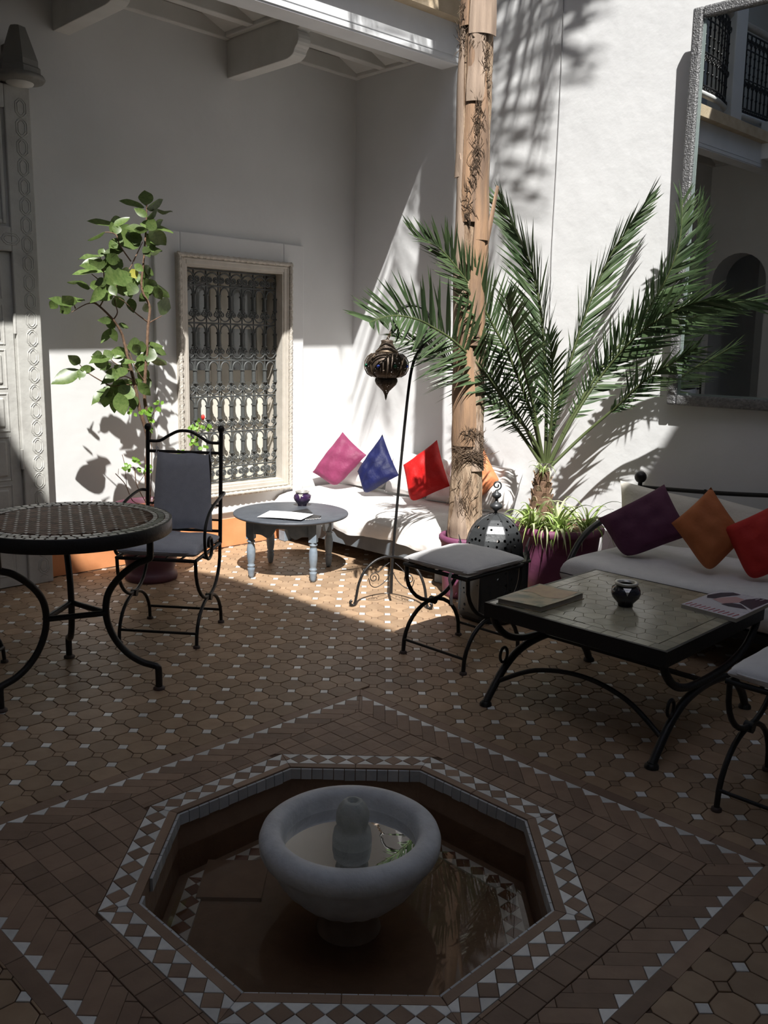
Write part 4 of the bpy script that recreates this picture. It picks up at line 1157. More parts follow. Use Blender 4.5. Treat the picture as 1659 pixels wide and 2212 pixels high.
# ================================================================ iron sofa on the right
SXF, SY0_, SY1_ = 4.10, .35, 2.66
t = thing('iron_sofa', 'black iron sofa with a pale mattress below the mirror', 'sofa', (4.6, 1.5, 0))
SZ = .405
def mfn2(a, b_):
    # rounded mattress
    u, v = math.sin((a-.5)*PI), math.sin((b_-.5)*PI)
    e = max(0, (1-abs(u)**16)*(1-abs(v)**40))
    return u, v, e
def sgrid(sg):
    def f(a, b_):
        u, v, e = mfn2(a, b_)
        x = (SXF+5.06)/2+(5.06-SXF)/2*u; y = (SY0_+SY1_)/2+(SY1_-SY0_)/2*v
        return V((x, y, SZ-.085+sg*.085*e**.32+(.006*math.sin(y*7+x*5) if sg > 0 else 0)))
    return f
mb = MB().grid(sgrid(1), 24, 48); k = len(mb.f); mb.grid(sgrid(-1), 24, 48); mb.f[k:] = [q_[::-1] for q_ in mb.f[k:]]
mb.build('mattress', CUSHW, t)
def cyl(pts, r, nm): MB().tube(smooth_path(pts, 5), r, 8).build(nm, IRON, t)
MB().box(SXF+.02, 5.06, SY0_+.03, SY1_-.03, .19, .235).build('seat_frame', IRON, t)
for ya in (SY1_+.02, SY0_-.02):
    ball = V((5.04, ya+.04, .765))
    MB().tube([(5.04, ya+.04, 0), (5.04, ya+.04, .735)], .014, 8).build('back_post', IRON, t)
    MB().ball(ball, .038, 16).build('ball_finial', IRON, t)
    cyl([(5.04, ya+.04, .56), (4.85, ya+.035, .565), (4.60, ya+.02, .55), (4.38, ya+.01, .49), (4.24, ya, .38), (4.18, ya, .25), (4.16, ya, .10), (4.155, ya, 0)], .018, 'arm')
MB().tube(smooth_path([(5.05, SY1_+.06, .70), (5.05, 2.2, .73), (5.05, 1.5, .78), (5.05, .8, .73), (5.05, SY0_+.02, .70)], 6), .013, 8).build('back_rail', IRON, t)
for yy in (.7, 1.1, 1.5, 1.9, 2.3): MB().tube([(5.05, yy, .2), (5.05, yy, .74)], .008, 6).build('back_bar', IRON, t)

g = 'pale back cushions on the iron sofa'
def scush(name, label, pxs, foot, m, seed, th, nrm, x, grp=None):
    q = onx(foot[0], foot[1], x); return pillow(name, label, 'cushion', lean(pxs, q, nrm), th, m, seed, grp)
scush('back_cushion', 'pale back cushion under the ball finial, behind the purple cushion', [(1340, 1038), (1540, 1082), (1530, 1235), (1338, 1175)], (1340, 1040), CREAM, 31, .15, (-1, -.15, .32), 4.98, g)
scush('back_cushion', 'pale back cushion behind the burnt orange and red cushions', [(1532, 1070), (1760, 1125), (1750, 1290), (1525, 1230)], (1532, 1080), CREAM, 32, .15, (-1, -.15, .32), 4.97, g)
seat = .41
dcush('dark purple cushion on the iron sofa', [(1435, 1046), (1494, 1156), (1347, 1212), (1292, 1120)], (1347, 1205), PURPLE, 41, .17, (-1, -.45, .55))
dcush('burnt orange cushion on the iron sofa', [(1536, 1052), (1612, 1160), (1530, 1246), (1450, 1130)], (1530, 1240), RUST, 42, .16, (-1, -.40, .50))
dcush('red cotton cushion at the end of the row on the iron sofa', [(1690, 1080), (1735, 1210), (1618, 1262), (1562, 1140)], (1618, 1255), RED2, 43, .16, (-1, -.45, .50))

# ================================================================ hanging lantern on its stand
feet = [onz(764, 1310), onz(844, 1280), onz(925, 1316)]
HC = V((3.754, 3.62, 0))
t = thing('lantern_stand', 'tall thin black iron lantern stand with curled tripod feet', 'stand', (HC.x, HC.y, 0))
vr = CR.copy(); vr.z = 0; vr.normalize()
qn = CF.copy(); qn.z = 0; qn.normalize()
def onstand(px, py): return onp(px, py, HC, qn)
for f in feet:
    d = (f-HC); d.z = 0; L = d.length; d.normalize(); sd = V((-d.y, d.x, 0))
    pr = [(0, .285), (.05, .287), (.11, .268), (.17, .215), (.205, .14), (.22, .06), (.228, .02), (.238, .008), (.252, .012), (.256, .03), (.246, .038)]
    MB().tube(smooth_path([HC+d*(r*L/.235)+V((0,0,z)) for r, z in pr], 4), .0085, 8).build('leg', IRON, t)
    mb = MB()
    mb.tube(spiral(HC+d*.12+V((0,0,.165)), .006, .035, 0, 1.6, 22, u=d), .0028, 5)
    mb.tube(smooth_path([HC+d*.155+V((0,0,.165)), HC+d*.14+V((0,0,.12)), HC+d*.10+V((0,0,.105)), HC+d*.04+V((0,0,.14)), HC+V((0,0,.20))], 4), .0028, 5)
    mb.tube(smooth_path([HC+d*.02+V((0,0,.25)), HC+d*.06+V((0,0,.225)), HC+d*.09+V((0,0,.20)), HC+d*.12+V((0,0,.20))], 4), .0028, 5)
    mb.build('scrollwork', IRON, t)
pole = [onstand(x, y) for x, y in ((845, 1282), (848, 1206), (857, 1100), (866, 1000), (876, 900), (884, 830), (890, 795), (899, 768), (915, 745), (926, 728), (931, 709), (929, 688), (918, 670), (902, 661), (884, 660), (866, 667), (855, 680), (850, 693))]
MB().tube(smooth_path(pole, 4), [.0085]*1+[.0085]*(4*17), 8).build('pole', IRON, t)
hk = onstand(850, 693)
MB().tube(smooth_path([hk, hk+V((0,0,-.02))+vr*-.008, hk+V((0,0,-.035))+vr*.004, hk+V((0,0,-.03))+vr*.016], 4), .005, 6).build('hook', IRON, t)

LC = onstand(835, 790); ppm = FPX/(LC-CP).dot(CF)
t = thing('hanging_lantern', 'pierced brass lantern with glass gems hanging from the iron stand', 'lantern', tuple(LC-V((0,0,72/ppm))))
R_ = 46/ppm
def lob(a, r, z): return 1-.07*abs(math.sin(a*4))**.0 + .055*abs(math.cos(a*4)) if False else 1+.05*(abs(math.sin(a*4))-.6)
body = [(22, -26), (30, -24), (40, -18), (45, -8), (46, 0), (45, 9), (40, 19), (31, 26), (24, 28)]
MB().lathe([(r/ppm, z/ppm) for r, z in body], 64, LC, mod=lob, close=False).build('pierced_body', BRASS, t)
for z in (28, 31): pass
MB().lathe([(r/ppm, z/ppm) for r, z in [(24, 27), (25, 29), (24.5, 31), (23, 33)]], 32, LC, close=False).build('collar', BRASS_S, t)
MB().lathe([(r/ppm, z/ppm) for r, z in [(23, 32), (18, 38), (13.5, 46), (12.5, 50), (14, 53), (9, 55)]], 48, LC, mod=lob, close=False).build('neck', BRASS, t)
MB().lathe([(r/ppm, z/ppm) for r, z in [(21, -25), (24.5, -28), (25, -33), (22, -40), (14, -48), (7, -55), (3.2, -63), (2, -70), (.5, -74)]], 48, LC, mod=lob, close=False).build('lower_bulb', BRASS, t)
for k in range(8):
    a = 2*PI*(k+.0)/8
    pts = [LC+V((r*1.035/ppm*math.cos(a), r*1.035/ppm*math.sin(a), z/ppm)) for r, z in body[1:-1]]
    MB().tube(pts, .0035, 5).build('rib', BRASS_S, t)
    a2 = a+PI/8; p = LC+V((46.5/ppm*math.cos(a2), 46.5/ppm*math.sin(a2), 0))
    MB().ball(p, .011, 10).build('glass_gem', GEMG if k % 2 else GEMB, t)
topc = LC+V((0,0,54/ppm))
n_ = 7; a_, b_ = topc, hk+V((0,0,-.036))
for k in range(n_):
    p = a_.lerp(b_, (k+.5)/n_); ax = V((1,0,0)) if k % 2 else V((0,1,0)); dd = (b_-a_).normalized()
    MB().tube(arc(p, .009, 0, 2*PI, 12, u=ax, w=dd, ry=(b_-a_).length/n_*.62)[:-1], .0028, 5, closed=True).build('chain_link', BRASS_S, t)

# ================================================================ iron floor lantern
LB = V((4.0, 3.045, 0))
t = thing('floor_lantern', 'large pierced black iron floor lantern with dome top', 'lantern', tuple(LB))
br = .205; rot0 = .30
for z0, z1, nm in ((.0, .06, 0),):
    MB().lathe([(br*.86, 0), (br*.98, .03), (br, .06)], 8, LB, smooth=False, twist=rot0).build('base_tray', LANT_S, t)
for k in range(8):
    a0, a1 = rot0+2*PI*k/8, rot0+2*PI*(k+1)/8
    p0, p1 = LB+V((br*math.cos(a0), br*math.sin(a0), .055)), LB+V((br*math.cos(a1), br*math.sin(a1), .055))
    MB().extr([p0, p1, p1+V((0,0,.295)), p0+V((0,0,.295))], ((p0+p1)/2-LB).normalized()*-.004*1.0).build('side_panel', LANT, t)
    MB().tube([p0, p0+V((0,0,.30))], .007, 5).build('corner_post', LANT_S, t)
    pm = (p0+p1)/2; o_ = (pm-LB); o_.z = 0; o_.normalize()
    # crown spike at each corner
    tdir = V((-math.sin(a0), math.cos(a0), 0)); od = V((math.cos(a0), math.sin(a0), 0)); c_ = p0+V((0,0,.30))
    MB().extr([c_-tdir*.028, c_+tdir*.028, c_+tdir*.012+V((0,0,.05)), c_+od*.016+V((0,0,.105)), c_-tdir*.012+V((0,0,.05))], od*.004).build('crown_spike', LANT_S, t)
MB().lathe([(br+.004, .345), (br+.018, .352), (br+.018, .362), (br-.02, .366)], 8, LB, smooth=False, twist=rot0, close=False).build('gallery_rim', LANT_S, t)
dome = [(.168, .365), (.172, .40), (.170, .435), (.160, .475), (.142, .515), (.115, .553), (.080, .583), (.040, .603), (.012, .610)]
for k in range(8):
    a0, a1 = rot0+2*PI*k/8, rot0+2*PI*(k+1)/8
    vs, fs = [], []
    for r, z in dome:
        for a in (a0, a1): vs.append(LB+V((r*math.cos(a), r*math.sin(a), z)))
    fs = [(2*i, 2*i+1, 2*i+3, 2*i+2) for i in range(len(dome)-1)]
    MB().add(vs, fs).build('dome_panel', LANT, t)
    MB().tube([LB+V((r*math.cos(a0), r*math.sin(a0), z)) for r, z in dome], .003, 5).build('dome_seam', LANT_S, t)
MB().lathe([(.010, .605), (.009, .625), (.020, .632), (.034, .642), (.038, .652), (.034, .662), (.018, .672), (.008, .680), (.008, .694), (.018, .699), (.026, .708), (.028, .716), (.024, .726), (.010, .733), (.007, .745)], 20, LB).build('turned_finial', LANT_S, t)
MB().tube(spiral(LB+V((0,0,.772)), .028, .007, -PI/2, 1.35, 26, u=vr), .0045, 6).build('ring_hook', LANT_S, t)

# ================================================================ pots
def pot(name, label, c, prof, m, soil_r, soil_z, soil_m):
    t = thing(name, label, 'pot', c)
    MB().lathe(prof, 56, c, close=False).build('pot_body', m, t)
    def bumpy(a, r, z): return 1
    MB().lathe([(.0001, soil_z+.012), (soil_r*.5, soil_z+.008), (soil_r, soil_z)], 32, c, close=False).build('soil', soil_m, t)
    return t
PB = V((4.72, 3.09, 0))
pot('palm_pot', 'big purple painted pot holding the date palm', tuple(PB), [(.001, .0), (.19, .0), (.205, .02), (.235, .14), (.252, .28), (.262, .385), (.272, .392), (.284, .405), (.287, .425), (.280, .445), (.266, .450), (.254, .442), (.25, .40), (.24, .36)], POTP, .248, .415, SOIL)
TP = V((4.235, 3.44, 0))
pot('trunk_pot', 'purple painted pot ring around the foot of the tall palm trunk', tuple(TP), [(.001, 0), (.135, .0), (.142, .02), (.152, .16), (.160, .33), (.168, .345), (.176, .358), (.176, .376), (.166, .388), (.152, .386), (.146, .37), (.142, .30), (.135, .25)], POTP, .142, .335, GRAVEL)
LP = V((2.955, 5.05, 0))
pot('lemon_pot', 'dark purple tapered pot under the lemon tree', tuple(LP), [(.001, 0), (.165, 0), (.17, .02), (.165, .05), (.15, .06), (.16, .10), (.185, .24), (.205, .40), (.212, .455), (.228, .462), (.234, .48), (.23, .50), (.215, .505), (.205, .495), (.20, .45)], mat('dark_purple_glazed_pot', (.085,.028,.045), .5, col2=(.11,.04,.05), scale=9), .202, .465, mat('red_brown_soil', (.25,.07,.03), .9, bump=.6, bscale=80))
# ================================================================ leaves
def leaf_mesh(name, m, wide=.5, wav=0.0, curl=.15, n=7, seed=0):
    """unit leaf along +X, normal +Z"""
    rnd = random.Random(seed); mb = MB(); vs = []
    for i in range(n+1):
        s = i/n
        wdt = wide*.5*(math.sin(PI*min(1, s*1.02))**.75)*(1-.25*s) if 0 < i < n else .012
        zz = -curl*s*s
        wv = wav*math.sin(s*9+seed)
        vs += [V((s, -wdt, zz+.10*wdt+wv)), V((s, 0, zz-.10*wdt*2)), V((s, wdt, zz+.10*wdt-wv))]
    fs = []
    for i in range(n):
        for k in (0, 1): fs.append((3*i+k, 3*i+3+k, 3*i+4+k, 3*i+1+k))
    mb.add(vs, fs, True); return mb.mesh(name, m)
LEAVES = [leaf_mesh('leaf', LEAF, .55, .02, .15, seed=1), leaf_mesh('leaf', LEAF, .50, .04, .28, seed=2), leaf_mesh('leaf', LEAF, .62, .015, .08, seed=3)]
def put_leaf(me, B, T, nrm, ratio, parent, name='leaf'):
    X = T-B; L = X.length; X = X/L
    Z = nrm-X*nrm.dot(X)
    if Z.length < .05: Z = X.orthogonal()
    Z.normalize(); Y = Z.cross(X)
    M_ = Matrix(((X.x*L, Y.x*L*ratio, Z.x*L, B.x), (X.y*L, Y.y*L*ratio, Z.y*L, B.y), (X.z*L, Y.z*L*ratio, Z.z*L, B.z), (0, 0, 0, 1)))
    o = link(name, me, parent); o.matrix_basis = M_ if parent is None else M_
    return o
# ================================================================ lemon tree
YT = 5.03
t = thing('lemon_tree', 'slender lemon tree with glossy leaves against the window wall', 'tree', (LP.x, LP.y, .46))
def c1(x, y): return (100+x*.18083, 380+y*.18083)
def c2(x, y): return (100+x*.21700, 700+y*.21700)
def tp(p, dy=0.0): return ony(p[0], p[1], YT+dy)
def branch(pts, r0, r1, nm='branch'):
    P_ = smooth_path([tp(p, d) for p, d in pts], 4); n = len(P_)
    MB().tube(P_, [r0+(r1-r0)*i/(n-1) for i in range(n)], 7).build(nm, BARK, t)
branch([((318, 1100), .02), ((320, 1060), .02), (c2(1000, 1500), .01), (c2(1010, 1250), 0), (c2(1000, 1080), 0), (c2(930, 850), 0), (c2(880, 600), 0), (c2(830, 400), 0), (c2(780, 200), .02), (c1(900, 1880), .02), (c1(800, 1720), .02), (c1(640, 1560), .03), (c1(560, 1510), .04)], .017, .005, 'stem')
branch([(c2(1010, 1200), 0), (c2(1035, 1000), -.02), (c2(985, 800), -.03), (c2(980, 600), -.03), (c2(1000, 300), -.03), (c1(1215, 1800), -.02), (c1(1235, 1560), -.02), (c1(1140, 1350), 0), (c1(1160, 1050), 0), (c1(1180, 800), 0), (c1(1195, 540), 0), (c1(1200, 340), 0)], .013, .004, 'stem')
for pts in ([(c1(600, 1520), .04), (c1(480, 1530), .05), (c1(300, 1630), .05)], [(c1(350, 1585), .05), (c1(320, 1510), .05)], [(c1(800, 1720), .02), (c1(850, 1630), 0), (c1(820, 1500), -.02), (c1(840, 1300), -.04)],
            [(c1(700, 1320), .03), (c1(680, 1100), .04), (c1(640, 960), .05)], [(c1(640, 1560), .03), (c1(720, 1400), .03), (c1(700, 1320), .03)], [(c1(700, 1300), .03), (c1(540, 1170), .06)],
            [(c1(1010, 1020), 0), (c1(880, 830), -.04), (c1(830, 700), -.03), (c1(690, 675), 0), (c1(580, 750), .02)], [(c1(1040, 1020), 0), (c1(1150, 790), 0)], [(c1(840, 1300), -.04), (c1(1000, 1100), -.02), (c1(1040, 1010), 0)],
            [(c1(1205, 1740), -.02), (c1(1060, 1630), -.04), (c1(930, 1500), -.06), (c1(800, 1430), -.06)], [(c1(1220, 1760), -.02), (c1(1380, 1670), -.03)],
            [(c2(640, 620), .02), (c2(420, 490), .06), (c2(330, 400), .06)], [(c2(880, 600), 0), (c2(640, 620), .02)], [(c2(970, 560), -.03), (c2(880, 420), -.04), (c2(800, 200), 0)], [(c2(860, 470), 0), (c2(700, 400), .02), (c2(620, 330), .03)], [(c2(870, 560), 0), (c2(780, 520), -.05), (c2(700, 560), -.08)]):
    branch(pts, .0045, .002)
L1 = [(1195,340,1180,150,150),(1150,370,900,270,80),(1215,390,1410,310,90),(1200,480,1060,390,90),(1200,530,1350,420,70),(1340,410,1500,490,50),(1260,620,1400,540,70),(1270,600,1510,650,70),(1250,640,1420,830,130),(1170,630,950,610,80),
 (1100,670,870,800,200),(1090,680,1050,810,120),(1240,790,1370,800,60),(1200,700,1290,890,120),(1250,930,1380,900,50),(1170,850,1230,960,90),(830,600,520,500,60),(820,590,980,490,50),(830,690,780,560,90),(690,680,520,780,50),
 (760,850,910,750,90),(700,940,905,870,90),(640,960,410,930,50),(630,1000,430,1030,70),(600,1110,440,1040,70),(640,1140,330,1130,50),(700,1060,540,1040,100),(700,1050,880,1000,110),(960,1160,820,1100,60),(900,1150,730,1250,170),
 (1000,1180,860,1260,150),(1150,1100,1270,1180,100),(1130,1180,1260,1200,90),(710,1250,600,1290,80),(700,1320,555,1500,110),(510,1340,380,1260,70),(390,1265,260,1280,36),(1180,1250,1340,1400,150),(1250,1280,1450,1480,100),(1340,1530,1500,1590,150),
 (1210,1400,1120,1490,120),(760,1350,640,1450,120),(840,1440,880,1580,100),(1000,1470,1040,1620,90),(960,1300,1010,1440,110),(880,1280,930,1430,110),(290,1550,90,1430,90),(120,1500,50,1580,80),(285,1560,170,1630,90),(320,1490,460,1440,60),
 (770,1730,660,1720,60),(780,1830,660,1960,80),(770,1830,840,1970,80),(870,1770,980,1810,50),(1060,1290,1000,1400,130),(1230,1300,1180,1440,130),(900,1010,800,1090,90),(1060,1060,1150,1130,80),(620,1420,720,1480,70),(1100,1230,1010,1300,120),
 (930,1180,1010,1290,110),(760,1120,850,1230,120),(1180,1530,1230,1640,70),(1290,1330,1380,1480,120)]
L2 = [(330,470,65,575,110),(330,390,240,330,60),(360,450,340,530,70),(380,460,445,475,60),(550,300,480,305,40),(650,320,745,300,50),(620,340,440,372,36),(640,400,550,450,60),(680,420,745,480,70),(770,470,560,540,60),(620,630,450,750,60),
 (600,660,580,820,100),(690,600,660,760,150),(780,560,850,650,110),(720,700,770,895,120),(670,720,680,880,70),(850,700,870,840,100),(920,590,1035,710,100),(1000,530,1035,620,50),(990,300,930,440,120),(870,210,935,290,90),(990,220,905,235,70),
 (1040,220,1190,295,80),(1020,200,1160,215,40),(1050,330,1190,430,70),(760,280,650,280,40),(880,380,740,350,50),(760,560,690,690,130),(830,620,760,740,120),(960,380,900,470,100),(700,470,600,480,60),(800,450,690,500,60)]
rnd = random.Random(11)
def thicken(lst):
    out = list(lst)
    for (a_, b_, c_, d_, w_) in lst:
        if rnd.random() < .42:
            an = rnd.uniform(0, 2*PI); L_ = rnd.uniform(110, 180); jx, jy = rnd.uniform(-45, 45), rnd.uniform(-45, 45)
            out.append((a_+jx, b_+jy, a_+jx+L_*math.cos(an), b_+jy+L_*.8*math.sin(an), rnd.uniform(60, 130)))
    return out
L1, L2 = thicken(L1), thicken(L2)
for (lst, cf, sc) in ((L1, c1, .18083), (L2, c2, .217)):
    for (bx_, by_, tx_, ty_, w_) in lst:
        dy = rnd.uniform(-.10, .10)
        mx_, my_ = (bx_+tx_)/2, (by_+ty_)/2; kx = 1.16
        B = tp(cf(mx_+(bx_-mx_)*kx, my_+(by_-my_)*kx), dy); T_ = tp(cf(mx_+(tx_-mx_)*kx, my_+(ty_-my_)*kx), dy+rnd.uniform(-.05, .05))
        Lp = math.hypot(bx_-tx_, by_-ty_); f = max(.12, min(1, w_/(.55*Lp)))
        tc = (CP-B).normalized()
        nr = tc*f + V((rnd.uniform(-.4, .4), -.1, 1)).normalized()*math.sqrt(max(0, 1-f*f))*rnd.choice((1, 1, 1, -1))
        me = LEAVES[rnd.randrange(3)]
        put_leaf(me, B, T_, nr.normalized(), min(1.7, max(1.0, 1.15*w_/(.55*Lp))), t)
YL = leaf_mesh('leaf', LEAF_Y, .7, .01, .1, seed=5)
put_leaf(YL, tp(c1(1020, 1110), -.06), tp(c1(1075, 1225), -.08), (CP-V((2.95, 5, 2))).normalized(), 1.5, t)
# lower flowering shrub sharing the pot
t = thing('flowering_shrub', 'thin shrub with small bright leaves and a red flower behind the armchair', 'shrub', (LP.x+.08, LP.y-.05, .46))
SM = leaf_mesh('leaf', LEAF_L, .75, .05, .1, seed=8)
def branch2(pts, r0=.003):
    P_ = smooth_path([tp(p, d) for p, d in pts], 4)
    MB().tube(P_, r0, 5).build('twig', BARK, t)
branch2([((312, 1090), .0), (c2(860, 1760), -.02), (c2(790, 1600), -.04), (c2(700, 1500), -.05), (c2(690, 1490), -.05)]); branch2([(c2(800, 1610), -.04), (c2(780, 1400), -.05), (c2(755, 1300), -.05)], .002)
branch2([((318, 1090), 0), (c2(900, 1600), -.05), (c2(880, 1440), -.06), (c2(840, 1430), -.06)]); branch2([(c2(910, 1600), -.05), (c2(990, 1480), -.05)], .002); branch2([(c2(715, 1500), -.05), (c2(720, 1440), -.05)], .0015)
branch2([((325, 1090), -.02), (c2(1250, 1500), -.10), (c2(1440, 1250), -.12), (c2(1500, 1100), -.12), (c2(1545, 960), -.12)]); branch2([((325, 1085), 0), (c2(1050, 1300), -.08), (c2(1030, 1000), -.08), (c2(1090, 850), -.08)], .0025)
for (cx_, cy_, sp, n) in ((860, 860, 50, 3), (940, 880, 40, 3), (1010, 910, 40, 4), (1030, 970, 35, 3), (1020, 1035, 40, 4), (1110, 820, 60, 6), (1070, 850, 40, 3), (830, 1430, 50, 6), (900, 1360, 40, 4), (900, 1440, 30, 2), (990, 1450, 50, 5), (1030, 1480, 30, 2), (1500, 1010, 70, 8), (1580, 1050, 50, 5), (1470, 1160, 50, 6), (1500, 1190, 30, 3), (1560, 1220, 25, 2), (1340, 1280, 30, 3)):
    for k in range(n):
        d = -.10 + rnd.uniform(-.03, .03); a = rnd.uniform(0, 6.28); ox, oy = rnd.uniform(-sp, sp)*.6, rnd.uniform(-sp, sp)*.6
        B = tp(c2(cx_+ox, cy_+oy), d); T_ = tp(c2(cx_+ox+55*math.cos(a), cy_+oy+45*math.sin(a)), d+rnd.uniform(-.02, .02))
        put_leaf(SM, B, T_, ((CP-B).normalized()+V((rnd.uniform(-.5, .5), 0, rnd.uniform(.1, 1)))).normalized(), 1.1, t)
MB().ball(tp(c2(1560, 928), -.12), .013, 8, 1.5).build('red_flower', mat('red_petal', (.65,.03,.02), .5), t)

# ================================================================ palm fronds
def frond_meshes(P_, Nh, Lmax, ns, wid, seed, s0=.20, droop=.15, a0=62, a1=22, ptip=.5, xcl=99):
    """rachis curve P_ (list of points), frond normal hint Nh -> (rachis MB, leaflet MB)"""
    rnd = random.Random(seed); P_ = smooth_path(P_, 6); n = len(P_)
    cum = [0]
    for i in range(1, n): cum.append(cum[-1]+(P_[i]-P_[i-1]).length)
    tot = cum[-1]
    def at(s):
        d = s*tot; i = 0
        while i < n-2 and cum[i+1] < d: i += 1
        f = (d-cum[i])/max(1e-6, cum[i+1]-cum[i]); return P_[i].lerp(P_[i+1], f), (P_[i+1]-P_[i]).normalized()
    ra = MB().tube(P_, [.0105*(1-.85*i/(n-1))+.0012 for i in range(n)], 6)
    lf = MB(); Nh = V(Nh).normalized()
    for k in range(ns):
        s = s0+(1-s0)*(k+.5)/ns
        p, T_ = at(min(s, .999)); N_ = (Nh-T_*Nh.dot(T_))
        if N_.length < .05: N_ = T_.orthogonal()
        N_.normalize(); B_ = T_.cross(N_)
        prof = min(1, .22+2.1*(s-s0)/(1-s0)) if s < .55 else 1-(1-ptip)*((s-.55)/.45)**1.5
        for sg in (-1, 1):
            if rnd.random() < .04: continue
            al = math.radians(a0+(a1-a0)*s+rnd.uniform(-9, 9)); L = Lmax*prof*rnd.uniform(.82, 1.1)
            dr = (T_*math.cos(al)+B_*(sg*math.sin(al))+N_*(.28+rnd.uniform(-.16, .16))).normalized()
            sd = dr.cross(N_).normalized(); sd = (sd*math.cos(rnd.uniform(.2, 1.0))+N_*math.sin(rnd.uniform(.2, 1.0))*sg).normalized()
            w_ = wid*rnd.uniform(.8, 1.15); dv = V((0, 0, -1))
            q = [p+dr*(L*f)+dv*(droop*L*f*f) for f in (0, .25, .62, 1)]
            vs = [q[0]-sd*w_*.3, q[0]+sd*w_*.3, q[1]-sd*w_*.5, q[1]+sd*w_*.5, q[2]-sd*w_*.42, q[2]+sd*w_*.42, q[3]]
            for q_ in vs: q_.x = min(q_.x, xcl)
            lf.add(vs, [(0,1,3,2), (2,3,5,4), (4,5,6)])
    return ra, lf
PBASE = onp(1173, 1012, PB, qn)
t = thing('date_palm', 'young date palm with long feathery fronds in the big purple pot', 'palm', tuple(PB+V((0,0,.42))))
def pl(px, py, dd, xmax):
    p = onp(px, py, PB+qn*dd, qn)
    if p.x > xmax: p = onx(px, py, xmax)
    return p
def frond(px, dd, xmax, Nh, Lmax, ns, wid, m, seed, **k):
    n = len(px); P_ = [pl(x, y, dd*((i/(n-1))**1.4), xmax) for i, (x, y) in enumerate(px)]
    ra, lf = frond_meshes(P_, Nh, Lmax, ns, wid, seed, xcl=5.035, **k)
    f = ra.build('frond', PALM_R, t); lf.build('leaflets', m, f, kind='stuff')
tocam = (CP-PB); tocam.z = 0; tocam.normalize()
up = V((0,0,1))
frond([(1176,1000),(1150,945),(1100,880),(1040,797),(982,738),(931,705),(900,690),(859,682),(827,686),(798,697)], -.75, 5.05, tocam*.9+up*.3, .38, 64, .017, PALM, 1, droop=.05, a0=78, a1=30)
frond([(1172,1000),(1150,900),(1105,780),(1060,694),(1017,620),(962,549),(935,528),(896,511)], -.40, 5.05, tocam*.8+up*.5, .31, 76, .015, PALM, 2, a0=66, a1=20, droop=.0)
frond([(1168,1000),(1120,930),(1060,860),(1000,806),(950,765),(905,742),(862,732)], .12, 5.05, tocam*.9+up*.2, .30, 56, .010, PALM, 3, droop=.3)
frond([(1178,1000),(1180,880),(1176,760),(1165,650),(1145,570),(1115,500),(1084,436)], .10, 5.04, tocam*.75+vr*-.55, .34, 70, .016, PALM, 4, a0=40, a1=16, droop=0)
frond([(1182,1000),(1205,880),(1238,760),(1275,650),(1320,550),(1360,490),(1400,428)], 0, 5.07, tocam*.7+vr*.5, .29, 76, .014, PALM, 5, a0=42, a1=14, droop=0)
frond([(1188,1000),(1240,900),(1300,810),(1370,730),(1440,680),(1500,655),(1570,645)], 0, 4.90, tocam*.8-up*.35, .36, 68, .016, PALM, 6, a0=62, a1=16, droop=0)
frond([(1192,1005),(1260,940),(1330,880),(1403,813),(1457,782),(1505,752)], 0, 4.87, tocam*.8-up*.2, .25, 46, .012, PALM, 7, s0=.42, a0=58, a1=20, droop=.05)
frond([(1186,1000),(1240,890),(1310,780),(1385,690),(1440,600),(1468,520),(1474,432)], 0, 4.98, tocam*.8+vr*.35, .31, 72, .015, PALM, 8, s0=.3, a0=62, a1=22, droop=.1)
frond([(1174,1000),(1152,880),(1130,790),(1110,710),(1092,640)], -.55, 5.05, tocam*.4+up*.8, .32, 62, .015, PALM, 9, a0=66, a1=24, droop=.1)
frond([(1180,1000),(1192,900),(1194,800),(1186,720)], -.30, 5.05, tocam*.6+up*.5, .25, 36, .012, PALM, 10, a0=45, a1=18)
frond([(1170,1000),(1130,915),(1085,850),(1050,800),(1030,770)], .18, 5.05, tocam*.9, .24, 36, .010, PALM, 12, a0=70, a1=40, droop=.2)
# scaly stump
mb = MB().lathe([(.085, .40), (.08, .50), (.065, .60), (.05, .70), (.042, .76), (.02, .80)], 24, (PBASE.x, PBASE.y, 0)); mb.build('stump', BARK, t)
for k in range(36):
    a = k*2.4; z = .45+.31*k/36; r = .082-.038*((z-.45)/.31)
    d = V((math.cos(a), math.sin(a), 0)); sd = V((-d.y, d.x, 0)); c_ = V((PBASE.x, PBASE.y, z))+d*r*.85
    MB().extr([c_-sd*.018, c_+sd*.018, c_+sd*.010+d*.014+V((0,0,.034)), c_-sd*.010+d*.014+V((0,0,.034))], d*.009).build('boot_scale', TRUNKM if k % 2 else BARK, t)

# spider plants
def blade_mesh(name, bend, m, w=.05):
    mb = MB(); n = 9; vs = []; st = []
    for i in range(n+1):
        s = i/n; x = s*math.cos(bend*s*.55); z = .55*s*(1.25-bend*s)
        wd = w*(1-s**2.5)*.5+.002
        vs += [V((x, -wd, z+.006)), V((x, 0, z-.004)), V((x, wd, z+.006))]
    mb.add(vs, [(3*i+k, 3*i+3+k, 3*i+4+k, 3*i+1+k) for i in range(n) for k in (0, 1)], True)
    return mb.mesh(name, m)
BL = [blade_mesh('leaf_blade', b_, m, .055) for b_ in (1.25, 1.7, 2.2) for m in (SPIDER, SPIDER, SPIDER_W)]
rnd = random.Random(21)
labs = ['striped spider plant spilling over the lantern side of the palm pot', 'striped spider plant in the middle of the palm pot rim', 'striped spider plant at the sofa side of the palm pot', 'striped spider plant behind the palm stump', 'small spider plant offshoot in the crown of the palm']
